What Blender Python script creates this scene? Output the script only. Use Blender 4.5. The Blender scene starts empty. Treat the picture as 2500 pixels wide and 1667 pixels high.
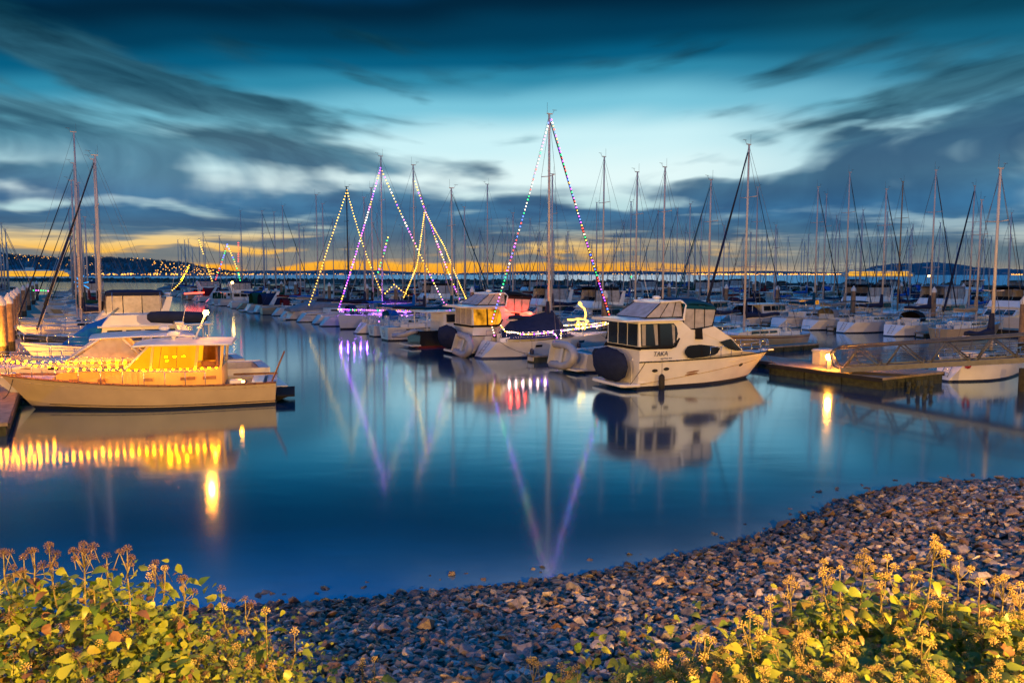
import bpy, bmesh, math, random
import numpy as np
from mathutils import Vector, Matrix

R = random.Random(7)
NR = np.random.RandomState(11)
scene = bpy.context.scene
COL = scene.collection
rad = math.radians

# ------------------------------------------------------------------ camera
CAM_H, FOC, PITCH = 5.8, 1900.0, 4.95
cd = bpy.data.cameras.new("camera")
cam = bpy.data.objects.new("camera", cd)
COL.objects.link(cam)
cam.location = (0, 0, CAM_H)
cam.rotation_euler = (rad(90 - PITCH), 0, 0)
cd.sensor_width = 36
cd.lens = FOC / 2500 * 36
cd.clip_start, cd.clip_end = 0.1, 30000
scene.camera = cam
CP, SP = math.cos(rad(PITCH)), math.sin(rad(PITCH))


def ray(x, y):
    dx, dz = (x - 1250) / FOC, -(y - 833.5) / FOC
    return Vector((dx, CP + SP * dz, -SP + CP * dz))


def at_depth(x, y, Y):
    d = ray(x, y)
    return Vector((0, 0, CAM_H)) + d * (Y / d.y)


def on_level(x, y, z=0.0):
    d = ray(x, y)
    return Vector((0, 0, CAM_H)) + d * ((z - CAM_H) / d.z)


def ab(a, b, z=0.0):
    """marina grid: a along the piers, b across them"""
    return Vector((-0.5 * a + 0.866 * b, 0.866 * a + 0.5 * b, z))


# ------------------------------------------------------------------ materials
MATS = {}


def srgb(r, g, b):
    f = lambda c: (c / 255) / 12.92 if c / 255 <= 0.04045 else (((c / 255) + 0.055) / 1.055) ** 2.4
    return (f(r), f(g), f(b))


def mat(name, col, rough=0.5, metal=0.0, var=0.12, scale=3.0, bump=0.0, bscale=20.0, coat=0.0, emit=None, es=0.0, spec=0.5):
    if name in MATS:
        return MATS[name]
    m = bpy.data.materials.new(name)
    m.use_nodes = True
    nt = m.node_tree
    p = nt.nodes['Principled BSDF']
    p.inputs['Roughness'].default_value = rough
    p.inputs['Metallic'].default_value = metal
    p.inputs['Coat Weight'].default_value = coat
    p.inputs['Specular IOR Level'].default_value = spec
    tc = nt.nodes.new('ShaderNodeTexCoord')
    if var > 0:
        n = nt.nodes.new('ShaderNodeTexNoise')
        n.inputs['Scale'].default_value = scale
        n.inputs['Detail'].default_value = 5
        nt.links.new(tc.outputs['Object'], n.inputs['Vector'])
        r = nt.nodes.new('ShaderNodeValToRGB')
        c = col
        r.color_ramp.elements[0].position = 0.3
        r.color_ramp.elements[1].position = 0.7
        r.color_ramp.elements[0].color = (c[0] * (1 - var), c[1] * (1 - var), c[2] * (1 - var), 1)
        r.color_ramp.elements[1].color = (min(1, c[0] * (1 + var)), min(1, c[1] * (1 + var)), min(1, c[2] * (1 + var)), 1)
        nt.links.new(n.outputs['Fac'], r.inputs['Fac'])
        nt.links.new(r.outputs['Color'], p.inputs['Base Color'])
    else:
        p.inputs['Base Color'].default_value = (*col, 1)
    if bump > 0:
        n2 = nt.nodes.new('ShaderNodeTexNoise')
        n2.inputs['Scale'].default_value = bscale
        n2.inputs['Detail'].default_value = 4
        nt.links.new(tc.outputs['Object'], n2.inputs['Vector'])
        b = nt.nodes.new('ShaderNodeBump')
        b.inputs['Strength'].default_value = bump
        b.inputs['Distance'].default_value = 0.05
        nt.links.new(n2.outputs['Fac'], b.inputs['Height'])
        nt.links.new(b.outputs['Normal'], p.inputs['Normal'])
    if emit:
        p.inputs['Emission Color'].default_value = (*emit, 1)
        p.inputs['Emission Strength'].default_value = es
    MATS[name] = m
    return m


GEL = mat('white_gelcoat', (.68, .68, .67), .28, var=.07, scale=1.2, coat=.3)
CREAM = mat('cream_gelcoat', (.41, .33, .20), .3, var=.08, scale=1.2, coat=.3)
GREYGEL = mat('grey_gelcoat', (.42, .44, .46), .35, var=.1, scale=1.2)
DECK = mat('nonskid_deck', (.46, .46, .45), .7, var=.1, scale=6)
NAVYH = mat('navy_hull', (.012, .02, .045), .2, coat=.4)
BLACKH = mat('black_hull', (.012, .013, .015), .25, coat=.3)
BOOT = mat('black_boot', (.015, .015, .016), .5)
BOOTB = mat('blue_boot', (.01, .03, .10), .5)
BOOTR = mat('red_boot', (.16, .02, .015), .5)
C_NAVY = mat('navy_canvas', (.016, .024, .06), .9, bump=.3, bscale=6, spec=.08)
C_TEAL = mat('teal_canvas', (.004, .05, .10), .9, bump=.3, bscale=6, spec=.08)
C_BLUE = mat('blue_canvas', (.004, .09, .36), .85, bump=.3, bscale=6, spec=.08)
C_GREEN = mat('green_canvas', (.012, .06, .035), .9, bump=.3, bscale=6, spec=.08)
C_TAN = mat('tan_canvas', (.30, .24, .17), .9, bump=.3, bscale=6, spec=.08)
C_BLACK = mat('black_canvas', (.012, .013, .016), .85, bump=.3, bscale=6, spec=.08)
C_GREY = mat('grey_canvas', (.20, .21, .22), .9, bump=.4, bscale=6, spec=.08)
C_RED = mat('burgundy_canvas', (.12, .015, .02), .9, bump=.3, bscale=6, spec=.08)
GLASS = mat('dark_glass', (.012, .014, .017), .10, var=0, spec=.4)
ALU = mat('painted_mast', (.48, .45, .43), .45, var=.1, scale=1)
ALUD = mat('black_mast', (.02, .02, .022), .4)
ALUB = mat('bronze_mast', (.26, .18, .10), .45)
STEEL = mat('stainless_steel', (.6, .6, .6), .25, metal=.9, var=.05)
GALV = mat('galvanised_steel', (.095, .10, .105), .5, metal=.35, var=.2, scale=4)
WIRE = mat('rigging_wire', (.12, .12, .13), .5, var=0)
TEAK = mat('varnished_teak', (.20, .085, .03), .35, var=.25, scale=8)
RUBBER = mat('black_rubber', (.02, .02, .022), .6, spec=.2)
TUBE = mat('grey_inflatable_tube', (.33, .34, .37), .5, var=.08)
ROPE = mat('dark_rope', (.05, .045, .04), .9)
PLANK = mat('weathered_planks', (.24, .19, .14), .85, var=.3, scale=3, bump=.4, bscale=12)
FLOATM = mat('mossy_float', (.035, .04, .018), .9, var=.5, scale=4, bump=.8, bscale=10)
PILED = mat('tide_stained_timber', (.03, .03, .018), .85, var=.5, scale=4, bump=.8, bscale=10)
GLOWTINT = mat('glow_tinted_cabin', (.60, .39, .10), .35, var=.07, scale=1.2, coat=.2)  # orange of the bulb glow put into the cabin's colour
CURT = mat('pale_curtain', (.30, .29, .28), .8)
PILEM = mat('timber_pile', (.24, .16, .10), .9, var=.35, scale=3, bump=.6, bscale=8)
CAPM = mat('white_pile_cap', (.62, .62, .60), .5)
BOXM = mat('dock_box_plastic', (.42, .42, .40), .5)
REDP = mat('red_plastic', (.42, .03, .02), .5)
ORNG = mat('orange_plastic', (.55, .12, .02), .5)
INTERIOR = mat('wood_interior', (.16, .06, .025), .5, var=.3, scale=4)
FENDB = mat('navy_fender', (.015, .02, .05), .5)


def vinyl():
    m = bpy.data.materials.new('clear_vinyl')
    m.use_nodes = True
    nt = m.node_tree
    out = nt.nodes['Material Output']
    p = nt.nodes['Principled BSDF']
    p.inputs['Base Color'].default_value = (.5, .48, .48, 1)
    p.inputs['Roughness'].default_value = .25
    t = nt.nodes.new('ShaderNodeBsdfTransparent')
    t.inputs['Color'].default_value = (.85, .85, .85, 1)
    mx = nt.nodes.new('ShaderNodeMixShader')
    tc = nt.nodes.new('ShaderNodeTexCoord')
    n = nt.nodes.new('ShaderNodeTexNoise')
    n.inputs['Scale'].default_value = 2.5
    nt.links.new(tc.outputs['Object'], n.inputs['Vector'])
    mr = nt.nodes.new('ShaderNodeMapRange')
    mr.inputs['From Min'].default_value = .3
    mr.inputs['From Max'].default_value = .7
    mr.inputs['To Min'].default_value = .45
    mr.inputs['To Max'].default_value = .75
    nt.links.new(n.outputs['Fac'], mr.inputs['Value'])
    nt.links.new(mr.outputs['Result'], mx.inputs['Fac'])
    nt.links.new(t.outputs[0], mx.inputs[1])
    nt.links.new(p.outputs[0], mx.inputs[2])
    nt.links.new(mx.outputs[0], out.inputs['Surface'])
    return m


VINYL = vinyl()


def emat(name, col, s, sample=True):
    if name in MATS:
        return MATS[name]
    m = bpy.data.materials.new(name)
    m.use_nodes = True
    nt = m.node_tree
    nt.nodes.remove(nt.nodes['Principled BSDF'])
    e = nt.nodes.new('ShaderNodeEmission')
    e.inputs['Color'].default_value = (*col, 1)
    e.inputs['Strength'].default_value = s
    nt.links.new(e.outputs[0], nt.nodes['Material Output'].inputs['Surface'])
    if not sample:
        m.cycles.emission_sampling = 'NONE'
    MATS[name] = m
    return m


L_WARM = emat('bulb_warm', (1, .22, .0), 250)
L_AMBER = emat('bulb_gold', (1, .50, .06), 6.0)
L_WHITE = emat('bulb_white', (1, .74, .46), 7.0)
L_PURP = emat('bulb_purple', (.38, .05, 1), 11)
L_GREEN = emat('bulb_green', (.03, .9, .18), 5)
L_RED = emat('bulb_red', (1, .05, .03), 7)
L_BLUE = emat('bulb_blue', (.06, .12, 1), 9)
L_PINK = emat('bulb_pink', (1, .16, .62), 7)
L_REDROPE = emat('red_light_rope', (1, .055, .03), 7.0)
L_CYAN = emat('cyan_light', (.02, .36, .95), 2.2)
L_LAMP = emat('sodium_lamp', (1, .34, .02), 700)
L_FAR = emat('far_shore_light', (1, .46, .07), 3.2, sample=False)
L_FAR2 = emat('far_house_light', (1, .40, .05), 2.0, sample=False)
L_FERRY = emat('ferry_window', (1, .47, .02), 1.25, sample=False)


def lit_window(name, col, lo, hi, scale):
    """curtained window lit from inside: brighter near the lamp, streaked by folds"""
    m = emat(name, col, 1)
    nt = m.node_tree
    e = [n for n in nt.nodes if n.type == 'EMISSION'][0]
    tc = nt.nodes.new('ShaderNodeTexCoord')
    mp = nt.nodes.new('ShaderNodeMapping')
    mp.inputs['Scale'].default_value = scale
    n = nt.nodes.new('ShaderNodeTexNoise')
    n.inputs['Scale'].default_value = 1
    n.inputs['Detail'].default_value = 3
    mr = nt.nodes.new('ShaderNodeMapRange')
    mr.inputs['From Min'].default_value = .3
    mr.inputs['From Max'].default_value = .7
    mr.inputs['To Min'].default_value = lo
    mr.inputs['To Max'].default_value = hi
    nt.links.new(tc.outputs['Object'], mp.inputs['Vector'])
    nt.links.new(mp.outputs[0], n.inputs['Vector'])
    nt.links.new(n.outputs['Fac'], mr.inputs['Value'])
    nt.links.new(mr.outputs['Result'], e.inputs['Strength'])
    return m


L_WIN = lit_window('lit_side_curtain', (1, .36, .006), 1.1, 1.75, (1.1, 1.1, .7))
L_TENT = lit_window('lit_tent_canvas', (1, .34, .06), .08, .38, (1.2, 1.2, 1.2))
L_WIN2 = lit_window('lit_window_gold', (1, .38, .02), .04, 1.4, (1.6, 1.6, 1.1))


# ------------------------------------------------------------------ mesh builder
class MB:
    def __init__(s):
        s.v, s.f, s.m, s.s = [], [], [], []

    def add(s, vs, fs, m, smooth=False):
        o = len(s.v)
        s.v.extend([tuple(v) for v in vs])
        for f in fs:
            s.f.append(tuple(i + o for i in f))
            s.m.append(m)
            s.s.append(smooth)
        return s

    def merge(s, o):
        k = len(s.v)
        s.v.extend(o.v)
        s.f.extend(tuple(i + k for i in f) for f in o.f)
        s.m.extend(o.m)
        s.s.extend(o.s)

    def box(s, x0, x1, y0, y1, z0, z1, m):
        vs = [(x, y, z) for z in (z0, z1) for y in (y0, y1) for x in (x0, x1)]
        return s.add(vs, [(0, 2, 3, 1), (4, 5, 7, 6), (0, 1, 5, 4), (2, 6, 7, 3), (0, 4, 6, 2), (1, 3, 7, 5)], m)

    def tube(s, p0, p1, r0, m, r1=None, n=6, smooth=True):
        r1 = r0 if r1 is None else r1
        p0, p1 = Vector(p0), Vector(p1)
        d = (p1 - p0)
        if d.length < 1e-6:
            return s
        d.normalize()
        u = d.orthogonal().normalized()
        w = d.cross(u)
        vs = []
        for p, r in ((p0, r0), (p1, r1)):
            for i in range(n):
                t = 2 * math.pi * i / n
                vs.append(p + (u * math.cos(t) + w * math.sin(t)) * r)
        fs = [(i, (i + 1) % n, n + (i + 1) % n, n + i) for i in range(n)]
        fs += [tuple(range(n - 1, -1, -1)), tuple(range(n, 2 * n))]
        return s.add(vs, fs, m, smooth)

    def path(s, pts, r, m, n=6):
        for a, b in zip(pts[:-1], pts[1:]):
            s.tube(a, b, r, m, n=n)
        return s

    def loft(s, rings, m, caps=True, smooth=True, closed=True):
        n = len(rings[0])
        vs = [p for r in rings for p in r]
        fs = []
        rng = n if closed else n - 1
        for i in range(len(rings) - 1):
            for j in range(rng):
                a, b = i * n + j, i * n + (j + 1) % n
                fs.append((a, b, b + n, a + n))
        s.add(vs, fs, m, smooth)
        if caps:
            s.add(rings[0], [tuple(range(n - 1, -1, -1))], m)
            s.add(rings[-1], [tuple(range(n))], m)
        return s

    def ball(s, c, r, m, n=8, k=5, sz=1.0):
        rings = []
        for i in range(1, k):
            t = math.pi * i / k
            rings.append([(c[0] + r * math.sin(t) * math.cos(2 * math.pi * j / n), c[1] + r * math.sin(t) * math.sin(2 * math.pi * j / n), c[2] - r * sz * math.cos(t)) for j in range(n)])
        return s.loft(rings, m)

    def prism(s, prof, w, m, mtop=None):
        """side profile (x,z) swept across +-w(x,z)"""
        n = len(prof)
        vs = [(x, -w(x, z), z) for x, z in prof] + [(x, w(x, z), z) for x, z in prof]
        fs = []
        for i in range(n):
            j = (i + 1) % n
            fs.append((i, j, n + j, n + i))
        s.add(vs, fs, m)
        s.add(vs, [tuple(range(n - 1, -1, -1)), tuple(range(n, 2 * n))], m)
        return s

    def side(s, poly, w, m, off=.012, th=.03, sides=(-1, 1)):
        """thin raised panel lying on the flank +-w(x,z)"""
        n = len(poly)
        for sg in sides:
            vs = [(x, sg * (w(x, z) + off), z) for x, z in poly] + [(x, sg * (w(x, z) - th), z) for x, z in poly]
            fs = [tuple(range(n)), tuple(range(2 * n - 1, n - 1, -1))] + [(i, n + i, n + (i + 1) % n, (i + 1) % n) for i in range(n)]
            s.add(vs, fs, m)
        return s

    def slab(s, quad, th, m):
        a = [Vector(p) for p in quad]
        nrm = (a[1] - a[0]).cross(a[2] - a[0]).normalized() * th
        n = len(a)
        vs = a + [p + nrm for p in a]
        fs = [tuple(range(n - 1, -1, -1)), tuple(range(n, 2 * n))] + [(i, (i + 1) % n, n + (i + 1) % n, n + i) for i in range(n)]
        return s.add(vs, fs, m)

    def mesh(s, name):
        me = bpy.data.meshes.new(name)
        me.from_pydata(s.v, [], s.f)
        ms = []
        idx = []
        for m in s.m:
            if m not in ms:
                ms.append(m)
            idx.append(ms.index(m))
        for m in ms:
            me.materials.append(m)
        me.polygons.foreach_set('material_index', idx)
        me.polygons.foreach_set('use_smooth', s.s)
        me.update()
        return me

    def build(s, name, parent=None, bevel=0):
        o = bpy.data.objects.new(name, s.mesh(name))
        COL.objects.link(o)
        if parent:
            o.parent = parent
        if bevel:
            add_bevel(o, bevel)
        return o


def add_bevel(o, w):
    b = o.modifiers.new('bevel', 'BEVEL')
    b.width = w
    b.segments = 2
    b.limit_method = 'ANGLE'
    b.angle_limit = rad(40)


def tag(o, label=None, cat=None, group=None, kind=None):
    if label:
        o['label'] = label
    if cat:
        o['category'] = cat
    if group:
        o['group'] = group
    if kind:
        o['kind'] = kind
    return o


def empty(name, loc=(0, 0, 0), rz=0.0):
    o = bpy.data.objects.new(name, None)
    o.location = loc
    o.rotation_euler = (0, 0, rz)
    o.empty_display_size = .2
    COL.objects.link(o)
    return o


def np_mesh(name, V, F, mats, smooth=False, mi=None):
    """V (n,3), F (m,k) numpy, one face size"""
    me = bpy.data.meshes.new(name)
    k = F.shape[1]
    me.vertices.add(len(V))
    me.vertices.foreach_set('co', V.astype(np.float32).ravel())
    me.loops.add(F.size)
    me.loops.foreach_set('vertex_index', F.astype(np.int32).ravel())
    me.polygons.add(len(F))
    me.polygons.foreach_set('loop_start', np.arange(0, F.size, k, dtype=np.int32))
    me.polygons.foreach_set('use_smooth', np.full(len(F), smooth))
    for m in mats:
        me.materials.append(m)
    if mi is not None:
        me.polygons.foreach_set('material_index', mi.astype(np.int32))
    me.update(calc_edges=True)
    me.validate()
    return me


def link(name, me, parent=None):
    o = bpy.data.objects.new(name, me)
    COL.objects.link(o)
    if parent:
        o.parent = parent
    return o


# ------------------------------------------------------------------ sky
def make_world():
    w = bpy.data.worlds.new("World")
    scene.world = w
    w.use_nodes = True
    nt = w.node_tree
    N, Lk = nt.nodes, nt.links
    bg = N['Background']
    tc = N.new('ShaderNodeTexCoord')
    sep = N.new('ShaderNodeSeparateXYZ')
    nrm = N.new('ShaderNodeVectorMath')
    nrm.operation = 'NORMALIZE'
    Lk.new(tc.outputs['Generated'], nrm.inputs[0])
    Lk.new(nrm.outputs[0], sep.inputs[0])

    def math_(op, a, b=None, clamp=False):
        n = N.new('ShaderNodeMath')
        n.operation = op
        n.use_clamp = clamp
        for i, v in enumerate((a, b)):
            if v is None:
                continue
            if isinstance(v, (int, float)):
                n.inputs[i].default_value = v
            else:
                Lk.new(v, n.inputs[i])
        return n.outputs[0]
    az = math_('ARCTAN2', sep.outputs['X'], sep.outputs['Y'])
    el = math_('ARCSINE', sep.outputs['Z'])
    el = math_('ABSOLUTE', el)
    comb = N.new('ShaderNodeCombineXYZ')
    Lk.new(az, comb.inputs[0])
    Lk.new(el, comb.inputs[1])
    # warp
    nz = N.new('ShaderNodeTexNoise')
    nz.inputs['Scale'].default_value = 1
    nz.inputs['Detail'].default_value = 3
    mp = N.new('ShaderNodeMapping')
    mp.inputs['Scale'].default_value = (9, 26, 1)
    mp.inputs['Rotation'].default_value = (0, 0, rad(5))
    Lk.new(comb.outputs[0], mp.inputs['Vector'])
    Lk.new(mp.outputs[0], nz.inputs['Vector'])
    sub = N.new('ShaderNodeVectorMath')
    sub.operation = 'SUBTRACT'
    Lk.new(nz.outputs['Color'], sub.inputs[0])
    sub.inputs[1].default_value = (.5, .5, .5)
    mul = N.new('ShaderNodeVectorMath')
    mul.operation = 'MULTIPLY'
    Lk.new(sub.outputs[0], mul.inputs[0])
    mul.inputs[1].default_value = (.14, .040, 0)
    addv = N.new('ShaderNodeVectorMath')
    addv.operation = 'ADD'
    Lk.new(comb.outputs[0], addv.inputs[0])
    Lk.new(mul.outputs[0], addv.inputs[1])
    P = addv.outputs[0]

    # streaks fan down towards the middle of the view
    hi = N.new('ShaderNodeMapRange')
    hi.interpolation_type = 'SMOOTHSTEP'
    hi.inputs['From Min'].default_value = rad(3.5)
    hi.inputs['From Max'].default_value = rad(9)
    hi.inputs['To Max'].default_value = .17
    Lk.new(el, hi.inputs['Value'])
    fan = math_('MULTIPLY', math_('SQRT', math_('ADD', math_('MULTIPLY', az, az), .01)), hi.outputs['Result'])
    comb2 = N.new('ShaderNodeCombineXYZ')
    Lk.new(az, comb2.inputs[0])
    Lk.new(math_('SUBTRACT', el, fan), comb2.inputs[1])

    def cen(dx, dy):
        d = ray(dx * 1.06293, dy * 1.06293).normalized()
        return math.atan2(d.x, d.y), math.asin(d.z)

    def blob(dx, dy, rx, ry, rot, wt):
        a, e = cen(dx, dy)
        m = N.new('ShaderNodeMapping')
        m.vector_type = 'TEXTURE'
        m.inputs['Location'].default_value = (a, e, 0)
        m.inputs['Rotation'].default_value = (0, 0, rad(-rot))
        m.inputs['Scale'].default_value = (rx * 1.063 / 1900, ry * 1.063 / 1900, 1)
        Lk.new(P, m.inputs['Vector'])
        ln = N.new('ShaderNodeVectorMath')
        ln.operation = 'LENGTH'
        Lk.new(m.outputs[0], ln.inputs[0])
        mr = N.new('ShaderNodeMapRange')
        mr.interpolation_type = 'SMOOTHSTEP'
        mr.inputs['From Min'].default_value = .15
        mr.inputs['From Max'].default_value = 1.0
        mr.inputs['To Min'].default_value = wt
        mr.inputs['To Max'].default_value = 0
        Lk.new(ln.outputs['Value'], mr.inputs['Value'])
        return mr.outputs['Result']

    def total(lst):
        t = None
        for b in lst:
            o = blob(*b)
            t = o if t is None else math_('ADD', t, o)
        return t

    def noise(sx, sy, rot, detail, rough, off=0.0):
        m = N.new('ShaderNodeMapping')
        m.inputs['Scale'].default_value = (sx, sy, 1)
        m.inputs['Rotation'].default_value = (0, 0, rad(rot))
        m.inputs['Location'].default_value = (off, off * .7, off)
        Lk.new(comb2.outputs[0], m.inputs['Vector'])
        n = N.new('ShaderNodeTexNoise')
        n.inputs['Scale'].default_value = 1
        n.inputs['Detail'].default_value = detail
        n.inputs['Roughness'].default_value = rough
        n.inputs['Distortion'].default_value = .35
        Lk.new(m.outputs[0], n.inputs['Vector'])
        return n.outputs['Fac']

    def ramp(fac, stops, maxv):
        r = N.new('ShaderNodeValToRGB')
        r.color_ramp.interpolation = 'EASE'
        while len(r.color_ramp.elements) < len(stops):
            r.color_ramp.elements.new(.5)
        for e, (p, c) in zip(r.color_ramp.elements, stops):
            e.position = p / maxv
            e.color = (*srgb(*c), 1)
        Lk.new(math_('DIVIDE', fac, rad(maxv)), r.inputs['Fac'])
        return r.outputs['Color']

    def mix(f, a, b):
        m = N.new('ShaderNodeMix')
        m.data_type = 'RGBA'
        m.clamp_factor = True
        Lk.new(f, m.inputs[0])
        for k, v in ((6, a), (7, b)):
            if isinstance(v, tuple):
                m.inputs[k].default_value = (*v, 1)
            else:
                Lk.new(v, m.inputs[k])
        return m.outputs[2]
    SKY_TOP = (2, 62, 104)
    # the bright band sits highest ahead and sinks to both sides
    dz = math_('SUBTRACT', az, cen(1480, 300)[0])
    elq = math_('ADD', el, math_('MULTIPLY', math_('MINIMUM', math_('MULTIPLY', dz, dz), .6), .10))
    elq = math_('ADD', elq, math_('MULTIPLY', math_('SUBTRACT', noise(3, 12, 6, 2, .5, 9.0), .5), .035))
    lowm = N.new('ShaderNodeMapRange')
    lowm.interpolation_type = 'SMOOTHSTEP'
    lowm.inputs['From Min'].default_value = rad(3)
    lowm.inputs['From Max'].default_value = rad(7)
    Lk.new(el, lowm.inputs['Value'])
    elm = N.new('ShaderNodeMix')
    elm.data_type = 'FLOAT'
    Lk.new(lowm.outputs['Result'], elm.inputs[0])
    Lk.new(el, elm.inputs[2])
    Lk.new(elq, elm.inputs[3])
    elq = elm.outputs[0]
    clear = ramp(elq, SKY_STOPS, 40)
    # orange glow is strongest ahead, gone to the sides
    azf = N.new('ShaderNodeMapRange')
    azf.interpolation_type = 'SMOOTHSTEP'
    azf.inputs['From Min'].default_value = cen(1500, 600)[0]
    azf.inputs['From Max'].default_value = cen(1950, 600)[0]
    Lk.new(az, azf.inputs['Value'])
    cool = ramp(elq, COOL_STOPS, 40)
    clear = mix(azf.outputs['Result'], clear, cool)
    S = total(CLOUDS)
    n1 = noise(6, 30, 6, 4, .44, 2.3)
    n2 = noise(13, 64, 5, 3, .42, 7.1)
    n4 = noise(9, 130, 3, 4, .55, 5.5)
    d = math_('ADD', math_('MULTIPLY', math_('SUBTRACT', n1, .5), 2.9), math_('MULTIPLY', math_('SUBTRACT', n2, .5), 1.1))
    d = math_('ADD', d, math_('MULTIPLY', math_('SUBTRACT', n4, .5), math_('SUBTRACT', 1.9, math_('MULTIPLY', lowm.outputs['Result'], 1.8))))
    # fade the noise out above the frame
    dens = math_('ADD', S, d)
    al = N.new('ShaderNodeMapRange')
    al.interpolation_type = 'SMOOTHSTEP'
    al.inputs['From Min'].default_value = -.08
    al.inputs['From Max'].default_value = 1.05
    Lk.new(dens, al.inputs['Value'])
    ccol = ramp(el, CLOUD_STOPS, 40)
    ccol2 = ramp(el, CLOUD2_STOPS, 40)
    n3 = noise(10, 50, 8, 4, .5, 4.4)
    f3 = N.new('ShaderNodeMapRange')
    f3.inputs['From Min'].default_value = .35
    f3.inputs['From Max'].default_value = .68
    Lk.new(n3, f3.inputs['Value'])
    cc = mix(f3.outputs['Result'], ccol, ccol2)
    deep = total(DEEP)
    cc = mix(deep, cc, srgb(16, 66, 108))
    col = mix(math_('MULTIPLY', al.outputs['Result'], .94), clear, cc)
    # a touch of the physical twilight sky for the ambient light
    st = N.new('ShaderNodeTexSky')
    st.sky_type = 'NISHITA'
    st.sun_disc = False
    st.sun_elevation = rad(-1.5)
    st.sun_rotation = rad(-8)
    ad = N.new('ShaderNodeMix')
    ad.data_type = 'RGBA'
    ad.blend_type = 'ADD'
    ad.inputs[0].default_value = .0015
    Lk.new(col, ad.inputs[6])
    Lk.new(st.outputs[0], ad.inputs[7])
    Lk.new(ad.outputs[2], bg.inputs['Color'])
    bg.inputs['Strength'].default_value = 1.0


SKY_STOPS = [(0, (255, 168, 36)), (.8, (255, 182, 56)), (1.4, (250, 190, 86)), (2.3, (244, 208, 138)), (3.2, (196, 208, 194)), (4.6, (186, 220, 224)), (7.2, (228, 250, 250)), (9.6, (204, 242, 248)),
             (12.0, (122, 198, 220)), (14.0, (46, 138, 170)), (15.2, (4, 94, 130)), (16.8, (0, 62, 92)), (18.7, (0, 38, 62)), (21, (0, 72, 122)), (25, (0, 104, 180)), (40, (6, 130, 222))]
COOL_STOPS = [(0, (178, 170, 150)), (1.2, (170, 172, 160)), (2.3, (176, 190, 188)), (3.2, (150, 178, 190)), (4.6, (150, 190, 208)), (7.5, (190, 228, 236)), (9.5, (170, 216, 228)),
              (11.6, (110, 182, 206)), (13.6, (48, 130, 162)), (15.2, (18, 96, 126)), (16.8, (8, 68, 92)), (18.7, (6, 46, 66)), (21, (0, 72, 122)), (25, (0, 104, 180)), (40, (6, 130, 222))]
CLOUD_STOPS = [(0, (106, 116, 124)), (1.5, (84, 110, 126)), (2.6, (38, 82, 118)), (4.5, (22, 76, 124)), (7, (36, 86, 118)), (10, (40, 82, 104)), (13, (26, 68, 88)), (16, (6, 48, 66)), (19, (2, 30, 44)), (23, (0, 74, 130)), (40, (4, 114, 204))]
CLOUD2_STOPS = [(0, (146, 136, 122)), (1.5, (120, 130, 134)), (2.6, (64, 108, 138)), (4.5, (54, 118, 162)), (7, (78, 132, 160)), (10, (78, 132, 152)), (13, (48, 104, 126)), (16, (14, 70, 92)), (19, (4, 44, 62)), (23, (2, 82, 142)), (40, (8, 118, 206))]
# (x, y, rx, ry, tilt, weight) in the photo's 2352-wide frame, turned into azimuth and elevation
CLOUDS = [
    (60, 90, 420, 95, 14, 1.0), (250, 165, 330, 45, 14, .7), (400, 225, 420, 50, 8, .8), (640, 255, 330, 36, 9, .6), (860, 100, 170, 26, 8, .62), (900, 200, 200, 40, 14, .8),
    (150, 310, 520, 110, 6, .72), (560, 330, 480, 80, 7, .66), (1130, 325, 190, 26, 3, .45), (1080, 378, 150, 26, 8, .5), (120, 395, 340, 36, -2, .5), (800, 330, 300, 60, 6, .3),
    (1176, 505, 2600, 80, 0, 1.15), (500, 435, 640, 40, 3, .55), (1250, 425, 380, 26, 0, .5), (1720, 430, 420, 44, -4, .7),
    (2230, 340, 640, 150, -10, 1.25), (2080, 225, 330, 60, -8, .8), (2300, 190, 190, 32, -4, .6), (1735, 314, 90, 28, 0, .8), (1620, 360, 110, 24, -4, .6),
    (250, 594, 560, 34, 0, .95), (2050, 590, 640, 60, 0, 1.0), (800, 588, 620, 30, 0, .95), (1250, 590, 420, 26, 0, .85), (1000, 558, 700, 26, 0, 1.1), (1560, 596, 200, 22, 0, .6), (1980, 130, 600, 60, 0, .3),
    # clear gaps
    (300, 559, 460, 10, 0, -1.7), (70, 466, 160, 24, 0, -.9), (330, 470, 240, 22, 2, -.7), (1430, 462, 190, 26, 0, -1.15), (2130, 490, 230, 20, -1, -.95), (1850, 490, 340, 22, -3, -.55),
    (1450, 350, 420, 70, -5, -.9), (1300, 250, 500, 90, 0, -.6), (800, 395, 300, 26, 4, -.55), (2060, 275, 150, 18, -5, -.7), (1680, 385, 160, 22, -8, -.8), (1250, 60, 700, 90, 0, -.5),
    (1000, 619, 620, 18, 0, -1.1), (1200, 580, 260, 10, 0, -.7), (700, 624, 320, 12, 0, -.6),
]
DEEP = [(2200, 330, 520, 110, -8, .75), (1500, 455, 900, 45, 0, .35), (600, 500, 800, 42, 0, .35)]
make_world()

sd = bpy.data.lights.new('sun', 'SUN')
sd.energy = 0.04
sd.angle = rad(12)
sd.color = (1, .6, .3)
so = bpy.data.objects.new('sun', sd)
so.rotation_euler = (rad(86), 0, rad(180 - 8))
COL.objects.link(so)

scene.view_settings.view_transform = 'Standard'
scene.view_settings.look = 'None'
scene.view_settings.exposure = 0
scene.cycles.use_denoising = True
scene.cycles.max_bounces = 6
scene.cycles.diffuse_bounces = 2
scene.cycles.glossy_bounces = 3
scene.cycles.transparent_max_bounces = 12
scene.cycles.sample_clamp_indirect = 4
scene.cycles.caustics_reflective = False


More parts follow.
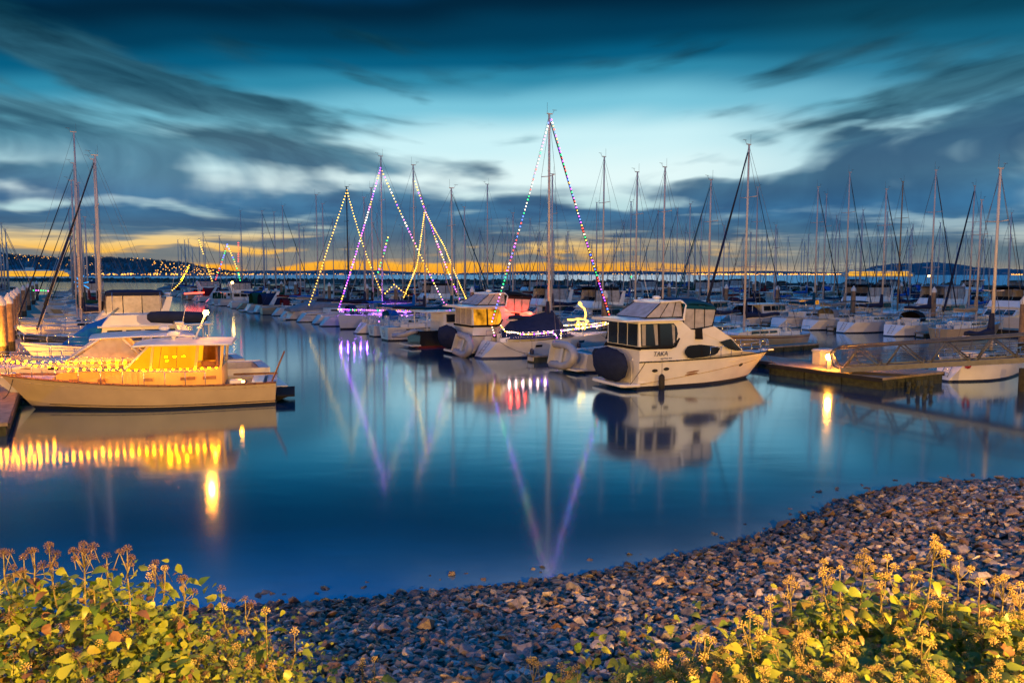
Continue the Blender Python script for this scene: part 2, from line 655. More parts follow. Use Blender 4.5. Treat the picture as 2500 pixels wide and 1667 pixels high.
# ------------------------------------------------------------------ hulls
class Hull:
    def __init__(s, L, B, fs, fb, rake=1.0, tr=0.0, tw=.8, full=.8, wl=.86, dip=0.0, ush=0.0):
        """L at the waterline plus bow rake; tr = how far the transom top leans forward (scoop) or aft (negative)"""
        s.L, s.B, s.fs, s.fb, s.rake, s.tr, s.tw, s.full, s.wl, s.dip, s.ush = L, B, fs, fb, rake, tr, tw, full, wl, dip, ush

    def sheer(s, t):
        return s.fs + (s.fb - s.fs) * t * t - s.dip * math.sin(math.pi * t)

    def half(s, t, p=None):
        p = s.full if p is None else p
        if t < .4:
            f = s.tw + (1 - s.tw) * math.sin(t / .4 * math.pi / 2)
        else:
            f = max(0.0, math.cos((t - .4) / .6 * math.pi / 2)) ** p
        return s.B / 2 * f

    def point(s, t, q):
        """q = height fraction of the sheer (negative below water)"""
        sh = s.sheer(t)
        z = q * sh if q >= 0 else q * .5
        hs, hw = s.half(t), s.half(t, s.full * 1.7) * s.wl
        if q >= 0:
            y = hw + (hs - hw) * q ** .8
        else:
            y = hw * max(0.0, 1 + q) ** .6
        if s.ush:
            k = max(0.0, 1 - t / .35) ** 2
            y *= 1 - s.ush * k * (1 - max(0, q) ** 1.6)
            y *= 1 - .35 * s.ush * max(0.0, 1 - t / .08) ** 2 * max(0.0, (q - .6) / .4)
        x = t * (s.L - s.rake) + s.rake * (max(q, -.3)) * t ** 3 + s.tr * q * (1 - t) ** 5
        return x, max(y, .015), z

    def deck_half(s, x):
        t = min(1, max(0, x / s.L))
        return s.half(t)

    def deck_z(s, x):
        return s.sheer(min(1, max(0, x / s.L)))

    def build(s, hull, boot, stripe=None, rail=None, ns=18):
        qs = [-1, -.5, -.02, .10, .2, .35, .5, .65, .80, .87, .955, 1.0]
        mats = [boot, boot, boot, hull, hull, hull, hull, hull, stripe or hull, hull, rail or hull]
        mb = MB()
        T = [(i / (ns - 1)) ** .9 for i in range(ns)]
        for sg in (-1, 1):
            grid = [[s.point(t, q) for q in qs] for t in T]
            vs = [(x, sg * y, z) for row in grid for x, y, z in row]
            n = len(qs)
            for k in range(n - 1):
                fs = []
                for i in range(ns - 1):
                    a = i * n + k
                    f = (a, a + n, a + n + 1, a + 1)
                    fs.append(f if sg > 0 else f[::-1])
                mb.add(vs, fs, mats[k], True)
        # transom
        row = [s.point(0, q) for q in qs]
        for k in range(len(qs) - 1):
            a, b = row[k], row[k + 1]
            mb.add([(a[0], -a[1], a[2]), (a[0], a[1], a[2]), (b[0], b[1], b[2]), (b[0], -b[1], b[2])], [(0, 3, 2, 1)], mats[k] if k < 5 else hull)
        return mb

    def deck(s, m, cockpit=None, floor=.5, m2=None, ns=18, side=.4, lip=.05):
        """deck with an optional cockpit well cut between two x positions"""
        mb = MB()
        m2 = m2 or m
        T = sorted(set([(i / (ns - 1)) for i in range(ns)]))
        xs = []
        for t in T:
            x, y, z = s.point(t, 1.0)
            xs.append((x, max(y - .03, .005), z - lip))
        for (x0, y0, z0), (x1, y1, z1) in zip(xs[:-1], xs[1:]):
            xm = (x0 + x1) / 2
            if cockpit and cockpit[0] < xm < cockpit[1]:
                c0, c1 = max(.05, y0 - side), max(.05, y1 - side)
                for sg in (-1, 1):
                    mb.add([(x0, sg * y0, z0), (x1, sg * y1, z1), (x1, sg * c1, z1), (x0, sg * c0, z0)], [(0, 1, 2, 3)], m)
                    mb.add([(x0, sg * c0, z0), (x1, sg * c1, z1), (x1, sg * c1, z1 - floor), (x0, sg * c0, z0 - floor)], [(0, 1, 2, 3)], m)
                mb.add([(x0, -c0, z0 - floor), (x1, -c1, z1 - floor), (x1, c1, z1 - floor), (x0, c0, z0 - floor)], [(0, 1, 2, 3)], m2)
            else:
                mb.add([(x0, -y0, z0), (x1, -y1, z1), (x1, 0, z1 + .06), (x0, 0, z0 + .06)], [(0, 1, 2, 3)], m)
                mb.add([(x0, 0, z0 + .06), (x1, 0, z1 + .06), (x1, y1, z1), (x0, y0, z0)], [(0, 1, 2, 3)], m)
        if cockpit:
            for c in cockpit:
                t = min(T, key=lambda k: abs(s.point(k, 1)[0] - c))
                x, y, z = s.point(t, 1.0)
                w = max(.05, y - side)
                mb.add([(x, -w, z - lip), (x, w, z - lip), (x, w, z - lip - floor), (x, -w, z - lip - floor)], [(0, 1, 2, 3)], m)
        return mb

    def rail_pts(s, x0, x1, n, h, inset=.08):
        out = []
        for i in range(n + 1):
            x = x0 + (x1 - x0) * i / n
            t = min(1, max(0, x / s.L))
            px, y, z = s.point(t, 1.0)
            out.append((px, max(y - inset, .02), z, z + h))
        return out

    def guard(s, x0, x1, n, h, m=None, r=.016, wires=2, close_bow=True, close_stern=False, r2=.010):
        m = m or STEEL
        mb = MB()
        P = s.rail_pts(x0, x1, n, h)
        for sg in (-1, 1):
            for x, y, z, zt in P:
                mb.tube((x, sg * y, z - .02), (x, sg * y, zt), r, m, n=5)
            for a, b in zip(P[:-1], P[1:]):
                mb.tube((a[0], sg * a[1], a[3]), (b[0], sg * b[1], b[3]), r, m, n=5)
                if wires > 1:
                    mb.tube((a[0], sg * a[1], (a[2] + a[3]) / 2), (b[0], sg * b[1], (b[2] + b[3]) / 2), r2, m, n=4)
        if close_bow:
            a = P[-1]
            mb.tube((a[0], -a[1], a[3]), (a[0] + .25, 0, a[3] + .05), r, m, n=5)
            mb.tube((a[0], a[1], a[3]), (a[0] + .25, 0, a[3] + .05), r, m, n=5)
            mb.tube((a[0] + .25, 0, a[3] + .05), (a[0] + .1, 0, a[2] - .02), r, m, n=5)
        if close_stern:
            a = P[0]
            for f in (1, .55):
                zz = a[2] + (a[3] - a[2]) * f
                mb.tube((a[0], -a[1], zz), (a[0], a[1], zz), r, m, n=5)
        return mb


def arch_cover(x0, x1, w, z0, h, m, nose=.35, n=9, back=0.0, taper=.8):
    """canvas dodger or hood: half-elliptic arches, sloping forward to the nose"""
    mb = MB()
    rings = []
    for x, hh, ww in ((x0 - back, h * .93, w), (x0 + (x1 - x0) * .55, h, w), (x1, h * .12, w * taper)):
        rings.append([(x, ww * math.cos(math.pi * i / (n - 1)), z0 + hh * math.sin(math.pi * i / (n - 1)) ** .55) for i in range(n)])
    mb.loft(rings, m, caps=False, closed=False)
    mb.loft([[(x, y * .97, z - .03) for x, y, z in r] for r in rings], m, caps=False, closed=False)
    return mb


def sail_cover(x_mast, x_aft, z, h0, h1, w, m):
    rings = []
    for i in range(9):
        f = i / 8
        x = x_mast + (x_aft - x_mast) * f
        h = h0 + (h1 - h0) * f ** .5
        zz = z + .05 * math.sin(f * 9) + f * .12
        rings.append([(x, w * (1 - .5 * f) * math.cos(a), zz + h * .5 * (math.sin(a) + .8) * (1.0 if math.sin(a) > 0 else .5)) for a in [2 * math.pi * k / 8 for k in range(8)]])
    # peak rising up the mast
    mb = MB().loft(rings, m)
    r0 = [(x_mast - .05 + .2 * math.cos(a), .2 * math.sin(a), z + h0 * .6) for a in [2 * math.pi * k / 8 for k in range(8)]]
    r1 = [(x_mast + .0 + .12 * math.cos(a), .12 * math.sin(a), z + h0 * .6 + 1.0) for a in [2 * math.pi * k / 8 for k in range(8)]]
    mb.loft([r0, r1], m)
    return mb


# every builder returns [(part, MB, parent part or None)]
def sailboat(L=11.5, mast_h=15, mast_at=.57, hull=None, boot=None, stripe=None, cover=None, furl=None, dodger=None, mast=None, scoop=True, plumb=False, bimini=None, hi=True,
             furl_r=.062, deckcol=None, wheel=True, spread=2, boat_tent=None, mr=.10, fs=1.05, fb=1.4):
    hull, boot, cover, mast = hull or GEL, boot or BOOT, cover or C_NAVY, mast or ALU
    H = Hull(L, L * .31, fs, fb, rake=(.25 if plumb else L * .11), tr=(L * .085 if scoop else -.1), tw=.72 if scoop else .66, full=.82, wl=.84, ush=(.55 if scoop else .2))
    P = [('hull', H.build(hull, boot, stripe, rail=None, ns=18 if hi else 11), None)]
    ck0, ck1 = L * .09, L * .31
    P.append(('deck', H.deck(deckcol or DECK, (ck0, ck1), .45, TEAK, side=L * .055, ns=22 if hi else 11), None))
    zd = H.deck_z(L * .5) - .03
    hb = L * .31 / 2

    def w(x, z):
        return max(.12, min(hb * .62, H.deck_half(x) - .42)) * (1 - .12 * max(0, z - zd))
    xa, xf = L * .31, L * .72
    cab = MB().prism([(xa, zd - .1), (xa, zd + .50), (xa + (xf - xa) * .55, zd + .46), (xf - .25, zd + .30), (xf, zd - .02)], w, GEL)
    P.append(('coachroof', cab, None))
    win = MB()
    n = 3
    for i in range(n):
        a = xa + .35 + (xf - xa - 1.6) * i / n
        b = a + (xf - xa - 1.6) / n - .16
        win.side([(a, zd + .16), (b, zd + .15), (b - .06, zd + .34), (a + .04, zd + .36)], w, GLASS)
    if hi:
        P.append(('window', win, 'coachroof'))
        hat = MB().box(xa + 1.2, xa + 1.75, -.28, .28, zd + .46, zd + .54, GLASS).box(xf + .35, xf + .85, -.25, .25, zd + .05, zd + .14, GLASS)
        P.append(('hatch', hat, 'deck'))
        cm = MB()
        for sg in (-1, 1):
            y = H.deck_half(ck1 * .6) - L * .055
            cm.box(ck0 + .1, ck1 - .05, sg * y - .06, sg * y + .06, zd - .1, zd + .22, GEL)
            cm.tube((ck1 - .5, sg * y, zd + .2), (ck1 - .5, sg * y, zd + .38), .07, STEEL, n=8)
        P.append(('coaming', cm, 'deck'))
    else:
        cab.merge(win)
    xm = L * mast_at
    ms = MB().tube((xm, 0, zd + .3), (xm - .05, 0, mast_h), mr, mast, r1=mr * .72, n=8)
    sp = MB()
    for k in range(spread):
        zs = zd + (mast_h - zd) * ((k + 1) / (spread + .75))
        for sg in (-1, 1):
            sp.tube((xm, 0, zs), (xm - .12, sg * L * .075, zs + .05), .03, mast, n=5)
    ms_top = MB()
    ms_top.box(xm - .25, xm + .22, -.03, .03, mast_h, mast_h + .07, mast)
    ms_top.tube((xm + .2, 0, mast_h), (xm + .38, 0, mast_h + .32), .012, WIRE, n=4)
    ms_top.tube((xm + .22, 0, mast_h + .32), (xm + .60, 0, mast_h + .34), .016, WIRE, n=4)
    ms_top.tube((xm - .22, 0, mast_h), (xm - .22, 0, mast_h + .8), .010, WIRE, n=4)
    P.append(('mast', ms, None))
    if hi:
        P.append(('spreader', sp, 'mast'))
        P.append(('wind_vane', ms_top, 'mast'))
    else:
        ms.merge(sp)
        ms.merge(ms_top)
    zb = zd + 1.25
    bx = L * .20
    bm = MB().tube((xm - .05, 0, zb), (bx, 0, zb + .12), .07, mast, n=6)
    P.append(('boom', bm, None))
    if cover:
        P.append(('sail_cover', sail_cover(xm - .1, bx + .2, zb + .05, .55, .26, .22, cover), 'boom'))
    rg = MB()
    bow = H.point(1, 1)
    rw = .012 if hi else .010
    rg.tube((bow[0] - .1, 0, bow[2]), (xm, 0, mast_h - .15), rw, WIRE, n=4)
    st = H.point(0, 1)
    rg.tube((st[0] + .1, 0, st[2]), (xm - .05, 0, mast_h - .05), rw, WIRE, n=4)
    for sg in (-1, 1):
        y = H.deck_half(xm) - .1
        tip = zd + (mast_h - zd) * (spread / (spread + .75))
        rg.tube((xm - .15, sg * y, zd), (xm - .12, sg * L * .075, tip), rw, WIRE, n=4)
        rg.tube((xm - .12, sg * L * .075, tip), (xm, 0, mast_h - .3), rw, WIRE, n=4)
        rg.tube((xm - .5, sg * y, zd), (xm, 0, zd + (mast_h - zd) * .42), rw, WIRE, n=4)
    P.append(('rigging', rg, None))
    if furl:
        fm = MB()
        a, b = Vector((bow[0] - .15, 0, bow[2] + .35)), Vector((xm + .05, 0, mast_h - .55))
        m1 = a.lerp(b, .12)
        m2 = a.lerp(b, .55)
        fm.tube(a, m1, furl_r * .7, furl, r1=furl_r, n=6)
        fm.tube(m1, m2, furl_r, furl, r1=furl_r * .75, n=6)
        fm.tube(m2, b, furl_r * .75, furl, r1=furl_r * .35, n=6)
        P.append(('furled_headsail', fm, None))
    if dodger:
        P.append(('dodger', arch_cover(ck1 - .25, ck1 + 1.2, hb * .62, zd + .2, 1.0, dodger), None))
    if bimini:
        bi = MB()
        rr = []
        for x in (ck0 + .1, ck0 + 1.0, ck0 + 1.9):
            rr.append([(x, hb * .62 * math.cos(math.pi * i / 6), zd + 1.9 + .14 * math.sin(math.pi * i / 6)) for i in range(7)])
        bi.loft(rr, bimini, caps=False, closed=False)
        for sg in (-1, 1):
            bi.tube((ck0 + .15, sg * hb * .62, zd + 1.9), (ck0 + 1.0, sg * hb * .66, zd), .018, STEEL, n=4)
            bi.tube((ck0 + 1.85, sg * hb * .62, zd + 1.9), (ck0 + 1.0, sg * hb * .66, zd), .018, STEEL, n=4)
        P.append(('bimini', bi, None))
    if boat_tent:
        tn = MB()
        rr = []
        for x, ww, hh in ((bx - .6, hb * .7, .25), (bx + .3, hb * .9, 1.2), (xm - .4, hb * .96, 1.75), (xm + .3, hb * .9, 1.85), (xm + 1.5, hb * .62, .35)):
            rr.append([(x, ww * (1 - k), zd + .12 + hh * (1 - abs(1 - k)) if k <= 1 else zd) for k in (0, .25, .5, .75, 1)] + [(x, -ww * k, zd + .12 + hh * (1 - k)) for k in (.25, .5, .75, 1)])
        tn.loft(rr, boat_tent, caps=True, closed=False, smooth=False)
        P.append(('boat_cover', tn, None))
    if hi:
        P.append(('guard_rail', H.guard(L * .08 if scoop else .15, L * .97, 7, .62, r=.017, close_stern=not scoop), None))
        if wheel:
            wl = MB()
            c = Vector((ck0 + .6, 0, zd + .35))
            pts = [c + Vector((0, .5 * math.cos(2 * math.pi * i / 14), .5 * math.sin(2 * math.pi * i / 14))) for i in range(15)]
            wl.path(pts, .02, STEEL, n=5)
            for k in range(3):
                wl.tube(pts[k * 2], pts[k * 2 + 7], .012, STEEL, n=4)
            wl.box(c.x - .02, c.x + .2, -.14, .14, zd - .45, zd + .45, GEL)
            P.append(('wheel_pedestal', wl, None))
        ld = MB()
        a, b = H.point(0, .25), H.point(0, .95)
        for sg in (-.2, .2):
            ld.tube((a[0] - .04, sg, a[2]), (b[0] - .06, sg, b[2]), .018, STEEL, n=5)
        for k in range(4):
            f = .1 + k * .25
            ld.tube((a[0] - .05 + (b[0] - a[0]) * f, -.2, a[2] + (b[2] - a[2]) * f), (a[0] - .05 + (b[0] - a[0]) * f, .2, a[2] + (b[2] - a[2]) * f), .014, STEEL, n=5)
        P.append(('swim_ladder', ld, None))
    return P, H


def windscreen(mb, x0, x1, w0, w1, z0, z1, m, fr=None, panes=3, gap=.05):
    """raked glass front from (x0,z0) to (x1,z1)"""
    for i in range(panes):
        a, b = -1 + 2 * i / panes, -1 + 2 * (i + 1) / panes
        q = [(x0, a * w0 + gap, z0), (x0, b * w0 - gap, z0), (x1, b * w1 - gap, z1), (x1, a * w1 + gap, z1)]
        mb.slab(q, .02, m)


def cruiser(L=10.5, B=None, fs=1.15, fb=1.65, hull=None, boot=None, stripe=None, fly=True, bimini=None, curtain=True, arch=True, express=False, hard=False, canvas=None, hi=True, house_col=None,
            rake=None, win=None, lit=None, trawler=False, cover_all=None, platform=True, rail=True, sweep=False):
    hull, boot = hull or GEL, boot or BOOT
    hc = house_col or GEL
    B = B or L * .34
    H = Hull(L, B, fs, fb, rake=rake if rake else L * .13, tr=(L * .06 if sweep else -.05), tw=.9, full=.62, wl=.82, ush=(.45 if sweep else .12))
    P = [('hull', H.build(hull, boot, stripe, ns=18 if hi else 10), None)]
    P.append(('deck', H.deck(DECK, (.3, L * .26), .6, DECK, side=.25, ns=20 if hi else 10), None))
    hb = B / 2
    g = win or GLASS
    zd = H.deck_z(L * .4) - .04

    def wf(k):
        return lambda x, z: max(.15, min(hb * .86, H.deck_half(x) - .28)) * k * (1 - .10 * max(0, z - zd))
    w = wf(1)
    hs = MB()
    wn = MB()
    if express:
        # low foredeck blister, raked windscreen
        xa, xf = L * .42, L * .88
        hs.prism([(xa, zd - .1), (xa, zd + .55), (xa + .5, zd + .58), (xa + (xf - xa) * .6, zd + .40), (xf, zd + .02)], w, hc)
        wn.side([(xa + .5, zd + .22), (xa + 1.8, zd + .2), (xa + 1.9, zd + .30), (xa + .6, zd + .38)], w, g)
        sc = MB()
        ww = hb * .8
        windscreen(sc, xa + .95, xa + .1, ww * .9, ww * .85, zd + .55, zd + 1.25, g)
        for sg in (-1, 1):
            sc.slab([(xa + .93, sg * ww * .92, zd + .55), (xa - 1.1, sg * ww, zd + .5), (xa - 1.0, sg * ww * .94, zd + 1.0), (xa + .08, sg * ww * .87, zd + 1.25)], .02, g)
            sc.tube((xa + .95, sg * ww * .92, zd + .53), (xa + .1, sg * ww * .87, zd + 1.27), .03, hc, n=5)
        sc.tube((xa + .1, -ww * .87, zd + 1.27), (xa + .1, ww * .87, zd + 1.27), .03, hc, n=5)
        P.append(('windscreen', sc, None))
        if arch:
            ar = MB()
            za = zd + 1.95
            for sg in (-1, 1):
                ar.prism([(0, 0)], lambda x, z: 0, hc) if False else None
                ar.slab([(L * .16, sg * hb * .92, zd), (L * .16 + .75, sg * hb * .92, zd), (L * .28 + .45, sg * hb * .8, za), (L * .28, sg * hb * .8, za)], .09 * sg, hc)
            ar.box(L * .28, L * .28 + .45, -hb * .82, hb * .82, za, za + .12, hc)
            ar.ball((L * .28 + .2, 0, za + .3), .28, hc, sz=.5)
            P.append(('radar_arch', ar, None))
        if canvas:
            P.append(('cockpit_canvas', arch_cover(L * .1, xa + .3, hb * .85, zd + .05, 1.75, canvas, back=.2, taper=.95), None))
    elif not cover_all:
        h = 1.15 if not trawler else 1.35
        xa, xf = L * .2, L * (.66 if not trawler else .62)
        rk = .9 if not trawler else .15
        hs.prism([(xa, zd - .3), (xa, zd + h), (xf - rk, zd + h), (xf, zd + .35), (xf + L * .14, zd + .28), (xf + L * .22, zd - .02)], w, hc)
        k = 3 if not trawler else 4
        for i in range(k):
            a = xa + .25 + (xf - rk - xa - .3) * i / k
            b = a + (xf - rk - xa - .3) / k - .14
            wn.side([(a, zd + h * .42), (b, zd + h * .42), (b - .05, zd + h * .88), (a + .02, zd + h * .88)], w, lit or g)
        wn.side([(xf + .2, zd + .08), (xf + 1.0, zd + .08), (xf + .9, zd + .2), (xf + .25, zd + .22)], w, g)
        sc = MB()
        windscreen(sc, xf + .015, xf - rk + .015, w(xf, zd + .4) * .93, w(xf - rk, zd + h) * .93, zd + .42, zd + h - .08, g)
        P.append(('windscreen', sc, 'house'))
        # roof slab with overhang
        rf = MB()
        zt = zd + h
        y = hb * .80
        rf.box(.35, xf - rk + .25, -y, y, zt + .003, zt + .10, hc)
        for sg in (-1, 1):
            rf.tube((.6, sg * y * .93, zd - .1), (.6, sg * y * .93, zt), .04, hc, n=6)
        P.append(('roof', rf, 'house'))
        if fly:
            fl = MB()
            z0 = zt + .10
            xb, xe = L * .22, xf - rk - .1
            fw = lambda x, z: hb * .74 - .08 * (z - z0)
            fl.prism([(xb, z0), (xb, z0 + .35), (xb + .8, z0 + .62), (xe - .35, z0 + .62), (xe + .15, z0)], fw, hc)
            P.append(('flybridge', fl, None))
            fs_ = MB()
            windscreen(fs_, xe - .4, xe - .85, hb * .66, hb * .6, z0 + .6, z0 + 1.0, g)
            P.append(('bridge_screen', fs_, 'flybridge'))
            if bimini:
                bi = MB()
                zb = z0 + 1.95
                rr = [[(x, hb * .7 * math.cos(math.pi * i / 8), zb - dz + .16 * math.sin(math.pi * i / 8)) for i in range(9)] for x, dz in ((xb - .1, .08), (xb + .6, 0), (xe - .9, 0), (xe - .55, .1))]
                bi.loft(rr, bimini, caps=False, closed=False)
                bi.loft([[(x, yy, z - .16) for x, yy, z in r] for r in rr], bimini, caps=False, closed=False)
                for sg in (-1, 1):
                    bi.slab([(xb - .1, sg * hb * .7, zb - .25), (xe - .55, sg * hb * .7, zb - .25), (xe - .55, sg * hb * .7, zb), (xb - .1, sg * hb * .7, zb)], .02, bimini)
                    for x in (xb + .1, xe - .9):
                        bi.tube((x, sg * hb * .7, zb), (x, sg * hb * .72, z0 + .4), .02, STEEL, n=4)
                P.append(('bimini', bi, None))
                if curtain:
                    cu = MB()
                    fr = MB()
                    for sg in (-1, 1):
                        cu.slab([(xb, sg * hb * .72, z0 + .45), (xe - .4, sg * hb * .72, z0 + .62), (xe - .6, sg * hb * .69, zb - .25), (xb, sg * hb * .69, zb - .25)], .012, VINYL)
                        for f in (.0, .36, .70, 1):
                            xx = xb + (xe - .5 - xb) * f
                            fr.tube((xx, sg * hb * .73, z0 + .5), (xx, sg * hb * .70, zb - .2), .028, bimini, n=4)
                    cu.slab([(xb, -hb * .7, z0 + .45), (xb, hb * .7, z0 + .45), (xb, hb * .69, zb - .2), (xb, -hb * .69, zb - .2)], .012, VINYL)
                    P.append(('clear_curtain', cu, 'bimini'))
                    P.append(('curtain_seam', fr, 'bimini'))
            if arch:
                ar = MB()
                za = z0 + 1.5
                for sg in (-1, 1):
                    ar.slab([(xb - .25, sg * hb * .8, z0 - .1), (xb + .4, sg * hb * .8, z0 - .1), (xb - .3, sg * hb * .72, za), (xb - .7, sg * hb * .72, za)], .09 * sg, hc)
                ar.box(xb - .7, xb - .3, -hb * .74, hb * .74, za, za + .12, hc)
                ar.ball((xb - .5, 0, za + .28), .26, hc, sz=.55)
                ar.tube((xb - .55, hb * .5, za + .1), (xb - 1.1, hb * .5, za + 2.2), .014, GEL, n=4)
                P.append(('radar_arch', ar, None))
            if hi:
                lad = MB()
                for sg in (.5, .85):
                    lad.tube((.45, sg * hb, zd - .4), (.9, sg * hb * .98, zt + .1), .02, STEEL, n=5)
                for q in range(5):
                    f = (q + .5) / 5
                    lad.tube((.45 + .45 * f, .5 * hb, zd - .4 + (h + .5) * f), (.45 + .45 * f, .85 * hb, zd - .4 + (h + .5) * f), .018, STEEL, n=5)
                P.append(('ladder', lad, None))
        elif hi:
            mt = MB().tube((L * .4, 0, zt), (L * .38, 0, zt + 2.6), .05, ALU, n=6)
            mt.box(L * .39 - .05, L * .39 + .05, -.5, .5, zt + 1.4, zt + 1.46, ALU)
            mt.ball((L * .42, 0, zt + .75), .25, GEL, sz=.5)
            P.append(('signal_mast', mt, None))
        if canvas:
            P.append(('cockpit_canvas', arch_cover(.2, xa + .2, hb * .8, zd - .1, 1.25, canvas, back=.0, taper=1.0), None))
    if cover_all:
        cv = MB()
        rr = []
        for x, hh in ((.1, .35), (L * .2, .95), (L * .42, 1.25), (L * .6, .85), (L * .85, .2)):
            ww = max(.1, H.deck_half(x) - .05)
            zz = H.deck_z(x)
            rr.append([(x, ww * math.cos(math.pi * i / 8), zz - .1 + (hh + .1) * math.sin(math.pi * i / 8) ** .7) for i in range(9)])
        cv.loft(rr, cover_all, closed=False)
        P.append(('boat_cover', cv, None))
    if hs.v:
        P.insert(2, ('house', hs, None))
        if hi:
            P.append(('window', wn, 'house'))
        else:
            hs.merge(wn)
    if rail and hi:
        P.append(('bow_rail', H.guard(L * .45, L * .985, 6, .55, r=.018), None))
    elif rail:
        P.append(('bow_rail', H.guard(L * .5, L * .98, 3, .55, r=.02, wires=1), None))
    if platform:
        pf = MB().box(-.75, .05, -hb * .78, hb * .78, .16, .26, hull if hull in (GEL, CREAM) else GEL)
        P.append(('swim_platform', pf, None))
    if hi:
        po = MB()
        for x in (L * .6, L * .68, L * .76):
            for sg in (-1, 1):
                t = x / L
                p = H.point(t, .62)
                po.slab([(p[0] - .18, sg * (p[1] + .0), p[2] - .06), (p[0] + .18, sg * (H.point(t + .025, .62)[1] + .0), p[2] - .05), (p[0] + .18, sg * (H.point(t + .025, .66)[1] + .02), p[2] + .06), (p[0] - .18, sg * (p[1] + .03), p[2] + .06)], .02 * sg, GLASS)
        P.append(('porthole', po, 'hull'))
    return P, H


def assemble(name, parts, label, cat, group, loc, rz, merged=False):
    """one empty with part meshes (and sub-parts), or a single mesh for boats too far off to show parts"""
    if merged:
        mb = MB()
        for _, b, _ in parts:
            mb.merge(b)
        o = mb.build(name)
        o.location = loc
        o.rotation_euler = (0, 0, rz)
        return tag(o, label, cat, group)
    e = empty(name, loc, rz)
    tag(e, label, cat, group)
    made = {}
    for nm, b, par in parts:
        if not b.v:
            continue
        made[nm] = b.build(nm, made.get(par, e))
        if nm in ('house', 'roof', 'flybridge', 'coachroof', 'hardtop', 'radar_arch'):
            add_bevel(made[nm], .035)
    return e


def copy_tree(o, parent=None):
    c = o.copy()
    COL.objects.link(c)
    if parent:
        c.parent = parent
    for ch in o.children:
        copy_tree(ch, c)
    return c


def text_mesh(s, size, depth=.004):
    cu = bpy.data.curves.new('lettering', 'FONT')
    cu.body = s
    cu.size = size
    cu.extrude = depth
    cu.shear = .25
    t = bpy.data.objects.new('lettering_source', cu)
    COL.objects.link(t)
    dg = bpy.context.evaluated_depsgraph_get()
    me = bpy.data.meshes.new_from_object(t.evaluated_get(dg))
    bpy.data.objects.remove(t)
    return me


